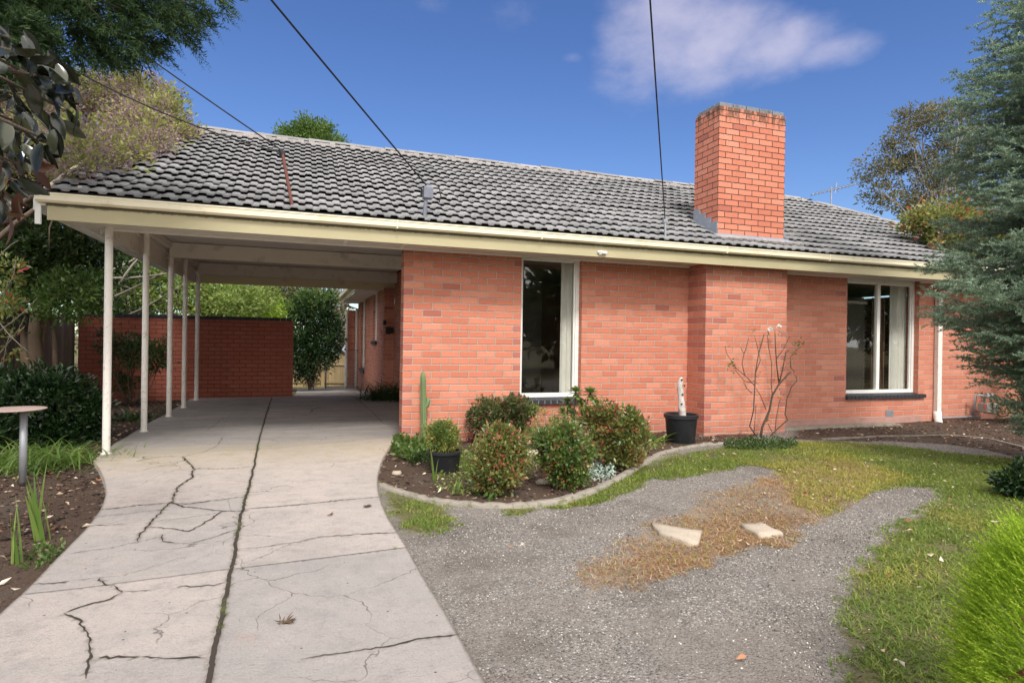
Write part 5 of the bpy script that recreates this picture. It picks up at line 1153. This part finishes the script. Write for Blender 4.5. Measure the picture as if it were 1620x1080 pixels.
# wire gate
gy_ = 12.3; g1 = AY(573, 612, gy_); g0_ = AY(515, 614, gy_); zb = float(drop(np.array(gy_))); zt_ = AY(560, 554, gy_)[2]
root = empty('wire_gate', (g1[0], gy_, zb), 'low galvanised wire gate with a thick post beside the rear wing', 'gate')
mb = MB(); mb.tube([(g1[0]-.02, gy_, zb-.1), (g1[0]-.02, gy_, zt_+.03)], .055, 12); mb.build('gate_post', M['steel'], root, True)
mb = MB(); mb.tube([(g0_[0], gy_, zb), (g0_[0], gy_, zt_), (g1[0]-.08, gy_, zt_), (g1[0]-.08, gy_, zb+.05), (g0_[0], gy_, zb+.05)], .022, 8); mb.build('gate_frame', M['steel'], root, True)
mb = MB(); st = .11; W_ = g1[0]-.1-g0_[0]; H_ = zt_-zb-.06
for k in range(int((W_+H_)/st)+1):
    c = k*st
    for sg in (0, 1):
        xa, xb = max(0, c-H_), min(W_, c)
        if xb > xa:
            za, zb2 = c-xa, c-xb
            if sg: xa, xb = W_-xa, W_-xb
            mb.tube([(g0_[0]+xa, gy_, zb+.05+za), (g0_[0]+xb, gy_, zb+.05+zb2)], .003, 4, caps=False)
mb.build('wire_mesh', M['steel'], root)

# ================================================================== TREES AND LARGE SHRUBS
def lobes(D, *L): return [PB(x, y, D+dd, rx, rz) for x, y, dd, rx, rz in L]
# left hedge (glossy camellia) behind the bird table
hb_ = gp3(70, 705); D = DD(hb_)
shrub('camellia_hedge', 'rounded dark glossy hedge bush behind the bird table', 'hedge', hb_, lobes(D+.1, (70, 640, 0, 72, 56), (20, 650, .1, 60, 58), (120, 660, .1, 40, 45), (60, 690, -.1, 80, 28), (-50, 640, .1, 60, 70)), 900, 26, .10, .062, .03, M['glossy'], out=1.2, up=.1, pw=.25, nst=10)
straps('iris_clump', 'wide clump of bright green arching strappy leaves by the pole', 78, 735, 420, .38, .013, .75, .85, 'strap', .26)
straps('iris_clump', 'clump of arching strappy leaves cut by the left edge', 5, 735, 260, .45, .014, .7, .8, 'strap', .26)
straps('iris_plant', 'tall upright pair of sword leaves on the left mulch bed', 62, 852, 9, .52, .032, .10, .1, 'strap', .022)
straps('iris_plant', 'upright narrow sword leaves at the lower left edge', 22, 888, 6, .42, .02, .08, .1, 'strap', .015)
cover('weed_patch', 'small green weeds on the left mulch near the drive edge', [(30, 905), (60, 860), (100, 862), (105, 880), (60, 905)], 260, .03, .018, 'mgreen', .04)
# shrub in front of the garden wall, between first posts
D = 10.9
shrub('wall_shrub', 'sparse glossy shrub in front of the garden wall between the posts', 'shrub', AD(205, 655, D)*[1, 1, 0], lobes(D, (215, 560, 0, 46, 20), (190, 540, 0, 36, 22), (240, 572, 0, 26, 14), (200, 605, .1, 26, 12), (250, 545, .1, 16, 10)), 110, 20, .13, .07, .033, M['dgreen'], stem=.015, nst=14)
# left camellia tree with visible trunks
D = 10.0; tb = AD(62, 640, D)*[1, 1, 0]
root, C_ = tree('camellia_tree', 'dark leafy tree with smooth brown trunks left of the carport', tb, AD(66, 470, D), .13, lobes(D, (60, 400, 0, 70, 50), (20, 350, .3, 80, 70), (110, 440, .2, 60, 50), (150, 380, .5, 40, 50), (0, 430, -.3, 50, 50), (80, 330, .6, 90, 40)), 620, 24, .22, .10, .046, M['dgreen'], 'barkpale', 18, out=.6)
mb = MB(); 
for (x0, y0, x1, y1, r) in ((48, 640, 90, 430, .07), (80, 640, 60, 420, .05), (30, 640, 20, 440, .10), (62, 560, 110, 400, .05)): limb(mb, AD(x0, y0, D)-[0, 0, .2], AD(x1, y1, D+.2), r, r*.5, .08, 6, 9)
mb.build('trunk', M['barkpale'], root, True)
V, Fq, _ = clumps(lobes(D-.8, (100, 470, 0, 40, 40), (140, 460, 0, 30, 40), (30, 480, 0, 40, 30)), 100, 18, .18, .085, .04, out=.6); link('lower_foliage', np_mesh('lower_foliage', V, [Fq]), M['mgreen'], root)
# dead twiggy branches at the far left
b = AD(-10, 640, 7.6)*[1, 1, 0]; root = empty('twiggy_shrub', b, 'straggly shrub with bare twigs and orange tipped leaves at left edge', 'shrub'); mb = MB()
for (a_, b_) in (((-30, 560), (60, 470)), ((-20, 600), (40, 500)), ((-10, 500), (25, 410)), ((-20, 470), (50, 560)), ((-30, 640), (20, 520)), ((-20, 420), (30, 380))): limb(mb, AD(*a_, 7.6), AD(*b_, 7.4), .012, .003, .1, 5, 5)
for k in range(5): limb(mb, b, AD(-20, 480+30*k, 7.6), .02, .008, .1)
mb.build('stem', M['twig'], root, True); V, Fq, _ = clumps(lobes(7.5, (5, 480, 0, 30, 30), (15, 540, 0, 20, 30), (10, 430, 0, 25, 30)), 40, 12, .1, .07, .03); link('foliage', np_mesh('foliage', V, [Fq]), M['camel'], root)
# flowering privet over the roof edge
D = 9.2; pbase = np.array([-5.6, 2.2, 0.])
pl = lobes(8., (100, 180, 1.6, 90, 55), (170, 155, 1.8, 60, 40), (210, 200, .6, 50, 38), (150, 238, -.8, 66, 34), (60, 250, .2, 80, 50), (20, 200, .6, 80, 80), (252, 222, .25, 36, 24), (288, 214, .6, 24, 13), (200, 236, -.15, 56, 26), (235, 180, 1.2, 34, 30), (110, 262, -1.2, 60, 18), (230, 205, .2, 50, 26), (262, 178, .8, 34, 26), (230, 150, 1.6, 50, 30), (286, 196, .9, 18, 16), (176, 255, -1.4, 36, 16), (202, 243, -1.0, 34, 18), (236, 228, -.5, 32, 20), (258, 218, -.1, 28, 20), (286, 211, .4, 22, 13), (300, 213, .7, 14, 9), (130, 268, -1.9, 44, 14), (140, 235, -1.2, 50, 26))
root, C_ = tree('privet_tree', 'large flowering privet with mauve sprays spilling over the roof corner', pbase, pbase+[0.2, 0, 2.4], .12, pl, 800, 20, .17, .075, .028, M['ygreen'], 'bark', 10, out=.8, pw=.4)
V, Fq, _ = clumps(pl, 1500, 50, .13, .028, .020, out=.9, up=-.1, pw=.3); link('flower_sprays', np_mesh('flower_sprays', V, [Fq]), M['mauve'], root)
V, Fq, _ = clumps(lobes(D+.2, (70, 300, -.9, 80, 40), (20, 300, -.9, 60, 60)), 300, 24, .2, .085, .035, out=.5); link('lower_foliage', np_mesh('lower_foliage', V, [Fq]), M['dgreen'], root)
# bright green and darker trees behind the garden wall
D = 15.; root, C_ = tree('garden_tree', 'bright green small leaved tree behind the brick garden wall', AD(330, 640, D)*[1, 1, 0], AD(340, 500, D), .12, lobes(D, (300, 450, 0, 70, 46), (230, 430, 0, 60, 60), (380, 470, .5, 60, 34), (200, 480, -1, 50, 40), (340, 480, -.5, 60, 26)), 620, 24, .26, .10, .045, M['lgreen'], 'bark', 12, out=.5)
D = 13.6; root, C_ = tree('garden_tree', 'darker tree with pale bare branches crossing behind the carport posts', AD(210, 640, D)*[1, 1, 0], AD(215, 520, D), .10, lobes(D, (180, 500, 0, 50, 44), (240, 520, 0, 36, 24), (190, 430, .2, 34, 50)), 300, 22, .22, .095, .045, M['dgreen'], 'twig', 10, out=.5)
mb = MB()
for (x0, y0, x1, y1) in ((150, 480, 260, 430), (165, 430, 250, 390), (190, 450, 240, 380), (200, 500, 290, 450), (170, 440, 330, 425)): limb(mb, AD(x0, y0, 12.6), AD(x1, y1, 12.8), .03, .008, .05, 5, 6)
mb.build('branch', M['twig'], root, True)
D = 18.; tree('garden_tree', 'pale grey green tangled bush seen below the carport beam', AD(430, 620, D)*[1, 1, 0], AD(430, 520, D), .1, lobes(D, (430, 470, 0, 50, 28), (400, 490, 0, 50, 20), (470, 475, 0, 40, 22)), 330, 24, .26, .10, .04, M['olive'], 'twig', 20, out=.4)
D = 17.; tree('garden_tree', 'vivid light green bush left of the conical camellia', AD(390, 640, D)*[1, 1, 0], AD(400, 540, D), .1, lobes(D, (395, 492, 0, 44, 24), (440, 497, .2, 34, 18), (345, 495, 0, 40, 20)), 300, 24, .24, .085, .035, M['lime'], 'bark', 8, out=.5)
# conical dark shrub by the gate
D = 16.8; cbb = AD(492, 614, D); cbb[2] = float(drop(np.array(9.0)))
shrub('camellia_shrub', 'tall dense dark green rounded shrub right of the garden wall', 'shrub', cbb, lobes(D, (492, 540, 0, 40, 56), (500, 490, 0, 32, 30), (478, 560, 0, 34, 44), (512, 530, .2, 30, 40)), 520, 26, .20, .085, .04, M['glossy'], out=1.3, pw=.25)
V, Fq, _ = clumps(lobes(D-.1, (498, 472, 0, 32, 16), (482, 485, 0, 30, 16)), 90, 22, .18, .08, .035, out=1.2); link('new_growth', np_mesh('new_growth', V, [Fq]), M['mgreen'], S.objects['camellia_shrub'])
D = 25.; tree('garden_tree', 'dark open branched tree beyond the far paling fence', AD(540, 600, D)*[1, 1, 0]-[0, 0, 1], AD(535, 540, D), .16, lobes(D, (530, 490, 0, 26, 40), (545, 520, 0, 24, 30), (520, 470, 0, 20, 16)), 150, 20, .35, .13, .06, M['gum'], 'bark', 18, out=.4)
# distant hedge mass below the carport beam, behind everything
D = 30.; shrub('distant_hedge', 'continuous mass of mid green foliage closing the view behind the carport', 'hedge', AD(300, 600, D)*[1, 1, 0]-[0, 0, 1], lobes(D, (120, 470, 0, 120, 90), (260, 470, 0, 120, 70), (400, 490, 0, 90, 60), (-60, 440, 0, 140, 120), (540, 560, 1, 70, 36), (0, 300, 2, 160, 120)), 900, 22, .6, .22, .11, M['mgreen'], nst=6, stem=.1, out=.6)
# tree behind the roof ridge
D = 22.; tree('rounded_tree', 'dense rounded tree top rising behind the roof ridge', AD(490, 600, D)*[1, 1, 0], AD(490, 350, D), .22, lobes(D, (490, 222, 0, 48, 30), (470, 232, 0, 36, 26), (520, 238, 0, 34, 22), (496, 206, 0, 24, 14)), 420, 26, .28, .12, .055, M['mgreen'], 'bark', 14, out=.8)
# gum tree at right behind the house
D = 24.; tree('gum_tree', 'tall airy brownish gum tree behind the right end of the roof', AD(1500, 560, D)*[1, 1, 0], AD(1490, 330, D), .14, lobes(D, (1455, 190, 0, 40, 26), (1500, 185, 0, 40, 30), (1420, 225, 0, 30, 22), (1385, 270, 0, 34, 24), (1440, 260, .5, 40, 20), (1400, 310, 0, 36, 24), (1480, 290, 0, 50, 30), (1450, 325, 0, 40, 20), (1520, 240, 0, 50, 50)), 420, 30, .36, .13, .055, M['gum'], 'twig', 22, out=.5, squash=.6)
# yellow green camellia with red blooms over the roof corner
D = 10.6; tree('flowering_camellia', 'yellow green camellia with a few red blooms leaning over the roof corner', AD(1640, 640, D)*[1, 1, 0], AD(1600, 430, D), .09, lobes(D, (1490, 350, 0, 46, 26), (1450, 352, 0, 26, 16), (1530, 330, .2, 40, 24), (1560, 370, 0, 50, 36), (1500, 385, -.1, 40, 14), (1540, 395, -.2, 36, 18)), 300, 20, .16, .085, .042, M['camel'], 'bark', 12, out=.7)
# small dark shrub at the right edge
b = gp3(1612, 785); D = DD(b); shrub('gardenia_shrub', 'small dark leafy shrub at the right edge above the lime bush', 'shrub', b, lobes(D, (1612, 760, 0, 30, 26), (1640, 755, 0, 40, 34)), 110, 20, .07, .05, .026, M['glossy'], nst=5)
b = AY(1640, 700, -.9)*[1, 1, 0]; D = DD(b); shrub('understory_shrub', 'dark tangled undergrowth behind the lower spruce branches', 'shrub', b, lobes(D, (1640, 640, 0, 50, 60), (1600, 660, .3, 24, 26), (1680, 560, 0, 60, 90)), 200, 18, .14, .06, .025, M['dgreen'], nst=16, bark='twig')

# spruce: whorled branches carrying needle brushes
def spruce(base, H, prof, label, zlow=.3, ztop=6.6):
    root = empty('spruce_tree', base, label, 'spruce'); base = np.asarray(base, float); pz, pr2 = zip(*prof)
    mb = MB(); mb.tube([base-[0, 0, .1], base+[0, 0, H*.5], base+[0, 0, H]], [.13, .08, .012], 10); mb.build('trunk', M['bark'], root, True)
    bm_ = MB(); P0, P1 = [], []; az = 0.; z = zlow
    while z < ztop:
        Lb = float(np.interp(z, pz, pr2))*(.74+.34*RNG.random()); az += 2.4+RNG.normal(0, .25); z0 = z-.10*Lb
        d = np.array([math.cos(az), math.sin(az), 0]); a = base+[0, 0, max(.1, z0)]; rise = .16+RNG.normal(0, .07); n = max(5, int(Lb/.10)); pts = []
        for k in range(n+1): s = k/n; pts.append(a+d*Lb*s+np.array([0, 0, Lb*(rise*s-.30*s*s+.26*s**4)]))
        bm_.tube(pts, [.013*(1-.75*k/n) for k in range(n+1)], 5, caps=False); sd = np.array([-d[1], d[0], 0])
        for k in range(max(1, int(n*.18)), n+1):
            s = k/n; l2 = min(.42, Lb*.36)*(1-.5*s)*(.6+.7*RNG.random())+.06
            for sg in (-1, 1):
                e = unit(d*(.9+RNG.normal(0, .2))+sd*sg*(.8+RNG.normal(0, .2))+np.array([0, 0, RNG.normal(.05, .25)])); c0 = pts[k]+RNG.normal(0, .015, 3); c1 = c0+e*l2; P0.append(c0); P1.append(c1)
                for q in np.linspace(.25, .95, max(2, int(l2/.07))):
                    for s2 in (-1, 1):
                        e2 = unit(e*.9+s2*(np.cross(e, [0, 0, 1.]))*.7+np.array([0, 0, RNG.normal(.05, .35)])); c2 = c0+(c1-c0)*q; P0.append(c2); P1.append(c2+e2*(.035+.05*RNG.random()+l2*.15*(1-q)))
            P0.append(pts[k-1]); P1.append(pts[k])
        z += .0125+.009*RNG.random()+(.04 if z > 5.2 else 0)
    bm_.build('branch', M['twig'], root)
    P0, P1 = np.array(P0), np.array(P1); L = np.linalg.norm(P1-P0, axis=1); keep = (P1[:, 0] < base[0]+.9); P0, P1, L = P0[keep], P1[keep], L[keep]
    cnt = np.maximum(12, (L/.0036).astype(int)); idx = np.repeat(np.arange(len(P0)), cnt); n = len(idx); s = RNG.random(n)[:, None]; ax = unit(P1-P0)[idx]
    P = P0[idx]+(P1-P0)[idx]*s; r = rdir(n); r = unit(r-ax*np.sum(r*ax, 1, keepdims=True)); D_ = unit(r+ax*.6+[0, 0, .2]); nl = (.020+.010*RNG.random(n))[:, None]; sdv = unit(np.cross(D_, rdir(n)))*.0042
    V = np.stack([P-sdv, P+sdv, P+D_*nl], 1).reshape(-1, 3); TINT[len(V)] = np.repeat(1+RNG.random(len(P0))[idx], 3); link('needles', np_mesh('needles', V, [np.arange(n*3).reshape(-1, 3)]), M['spruce'], root); print('needles', n)
    return root
D = 6.4; sb = AD(1700, 600, D); sb[2] = 0
spruce(sb, 8.6, [(0, .4), (.36, .45), (1.0, .72), (1.5, 1.22), (1.97, 1.36), (2.4, 1.12), (3.7, 1.02), (4.4, .98), (5.05, .66), (6.6, .45)], 'blue green spruce reaching into the frame from the right')

# overhanging cypress at top left
D = 4.6; root = empty('cypress_tree', (-4.6, -4.6, 0), 'dark cypress foliage overhanging the top left corner', 'cypress'); mb = MB(); limb(mb, (-4.6, -4.6, -.05), (-4.6, -4.4, 7), .22, .1, .03, 8, 12); br = []
cl = lobes(D, (60, 20, 0, 90, 60), (160, 30, .3, 90, 50), (250, 15, .5, 70, 36), (315, 0, .6, 44, 20), (120, 68, .2, 90, 30), (205, 58, .5, 56, 24), (20, 70, -.2, 70, 60), (-40, 0, 0, 100, 120), (100, -70, .2, 200, 60), (-220, 20, -.2, 200, 130), (-200, -160, 0, 240, 120))
Cc, dC = in_blobs(cl, 2300, .35)
for i in RNG.choice(2300, 50, replace=False): limb(mb, (-4.6, -4.4, 3.0+3*RNG.random()), Cc[i], .035, .004, .06, 5, 5)
mb.build('trunk', M['bark'], root, True)
# fronds: a drooping spine with flattened side sprigs
nF = 2300; sp = 26; sdir = unit(dC*.5+RNG.normal(size=(nF, 3))*.45+[.55, -.1, -.12]); Lf = .16+.16*RNG.random(nF); nrm = unit(np.cross(sdir, rdir(nF))); 
idx = np.repeat(np.arange(nF), sp); k = np.tile(np.arange(sp), nF); s = (k//2)/(sp/2); sg = np.where(k % 2 == 0, 1., -1.)
P = Cc[idx]+sdir[idx]*(Lf[idx]*s)[:, None]-np.array([0, 0, 1.])*(Lf[idx]*s*s*.35)[:, None]; D_ = unit(sdir[idx]*.8+nrm[idx]*sg[:, None]*.8+RNG.normal(size=(len(idx), 3))*.2); Ls = Lf[idx]*.34*(1.1-s)
for_v, for_f = leaves_geo(np.repeat(P, 3, 0)+np.repeat(D_*Ls[:, None], 3, 0)*np.tile([0, .3, .6], len(P))[:, None], unit(np.repeat(D_, 3, 0)+RNG.normal(size=(len(P)*3, 3))*.45), np.repeat(Ls, 3)*.75, np.repeat(Ls, 3)*.16, .1, .1)
TINT[len(for_v)] = np.repeat(1+RNG.random(nF)[idx], 12); link('crown', np_mesh('crown', for_v, [for_f]), M['cypress'], root)

# magnolia branch: big glossy leaves with rusty backs
D = 2.7; root = empty('magnolia_tree', (-3.9, -5.3, 0), 'magnolia with big glossy leaves and rusty undersides at the left edge', 'magnolia'); mb = MB(); limb(mb, (-3.9, -5.3, -.05), (-3.95, -5.3, 2.9), .08, .05, .04, 6, 10)
tips = []
for (x, y) in ((30, 110), (45, 150), (20, 190), (60, 120), (5, 240), (30, 210), (-10, 140), (0, 290), (-20, 200), (70, 90), (15, 60), (85, 125), (95, 170), (60, 215), (30, 260), (10, 320)):
    c = AD(x, y, D+RNG.normal(0, .15)); limb(mb, (-3.95, -5.3, 2.2+.5*RNG.random()), c, .018, .006, .06, 5, 6); tips.append(c)
mb.build('trunk', M['bark'], root, True)
def bigleaf(P, D_, L, W_, face):
    D_ = unit(D_); n = len(P); B = unit(np.cross(D_, face)); N = np.cross(B, D_); vs = []; K = 7
    for k in range(K):
        s = k/(K-1); w = W_*np.sin(np.pi*np.clip(s, .02, .985)**.85)**.7*.5; c = P+D_*L[:, None]*s-N*(L[:, None]*.22*s*s)
        vs += [c-B*w[:, None]+N*w[:, None]*.35, c, c+B*w[:, None]+N*w[:, None]*.35]
    V = np.stack(vs, 1).reshape(-1, 3); i = np.arange(n)[:, None]*(3*K); return V, np.concatenate([i+[3*k+j, 3*k+j+1, 3*k+j+4, 3*k+j+3] for k in range(K-1) for j in (0, 1)])
ps, ds = [], []
for c in tips:
    for k in range(9): ps.append(c+rdir(1)[0]*.07); ds.append([RNG.normal(.35, .55), RNG.normal(-.1, .5), RNG.normal(-.75, .45)])
ps, ds = np.array(ps), np.array(ds); n = len(ps); h = n*9//10; L_ = .09+.06*RNG.random(n)
for a_, b_, m_, nm in ((0, h, 'magn', 'glossy_leaves'), (h, n, 'magnb', 'rusty_leaves')):
    V, Fq = bigleaf(ps[a_:b_], ds[a_:b_], L_[a_:b_], L_[a_:b_]*.42, rdir(b_-a_)); o = link(nm, np_mesh(nm, V, [Fq]), M[m_], root, True)
perm = None

# lime conifer in the lower right foreground: feathery shoots on a rounded body
c = AD(1765, 1040, 1.75); R_ = .42; lb = np.array([c[0], c[1], SOIL]); root = empty('golden_conifer', lb, 'vivid lime green feathery conifer bush in the lower right corner', 'conifer')
mb = MB(); limb(mb, lb-[0, 0, .05], lb+[0, 0, .75], .035, .012, .05)
n = 6600; th = RNG.random(n)*6.283; u = RNG.random(n)**.8; hz = .03+u*.76; rad = R_*np.sqrt(np.clip(1-((hz-.30)/.56)**2, .02, 1))
P = lb+np.column_stack([np.cos(th)*rad*.74, np.sin(th)*rad*.74, hz*.90]); outw = unit(np.column_stack([np.cos(th), np.sin(th), np.clip((hz-.2)*1.8, -.05, 2.2)])); D_ = unit(outw+RNG.normal(size=(n, 3))*.22+[0, 0, .12]); L = .06+.08*RNG.random(n)**1.5
K = 30; idx = np.repeat(np.arange(n), K); s = np.tile(np.linspace(.02, 1, K), n); q = P[idx]+D_[idx]*(L[idx]*s)[:, None]+np.array([0, 0, 1.])*(L[idx]*s*s*.10)[:, None]-outw[idx]*0; e = unit(D_[idx]*1.25+rdir(len(idx))*.7); wv = unit(np.cross(e, rdir(len(idx))))*.0016; ln = (.015*(1.2-.75*s))[:, None]
V = np.stack([q-wv, q+wv, q+e*ln], 1).reshape(-1, 3); TINT[len(V)] = np.repeat(1+RNG.random(n)[idx], 3); link('foliage', np_mesh('foliage', V, [np.arange(len(V)).reshape(-1, 3)]), M['lime'], root)
for k in range(40): i = RNG.integers(n); limb(mb, lb+[0, 0, .1+.4*RNG.random()], P[i], .008, .003, .05, 3, 5)
mb.build('stem', M['brownn'], root, True)

# trees of the street side, which the windows mirror
for k, (x, y, r) in enumerate(((3, -19, 3.4), (10, -18, 3.6), (21, -15, 4.2), (29, -17, 4.6))):
    tree('street_tree', ['broad dark tree mirrored at the left of the tall window', 'broad dark tree mirrored in the middle of the tall window', 'broad dark tree mirrored in the left pane of the wide window', 'broad dark tree mirrored in the right pane of the wide window'][k], (x, y, 0), (x, y, 1.8), .2, [(x, y, 3.2, r, r*.8, 2.0), (x+1, y, 4.0, r*.7, r*.7, 1.4), (x-1.5, y, 2.2, r*.7, r*.6, 1.5)], 160, 16, .7, .45, .25, M['dgreen'], nl=5, group='trees across the street')
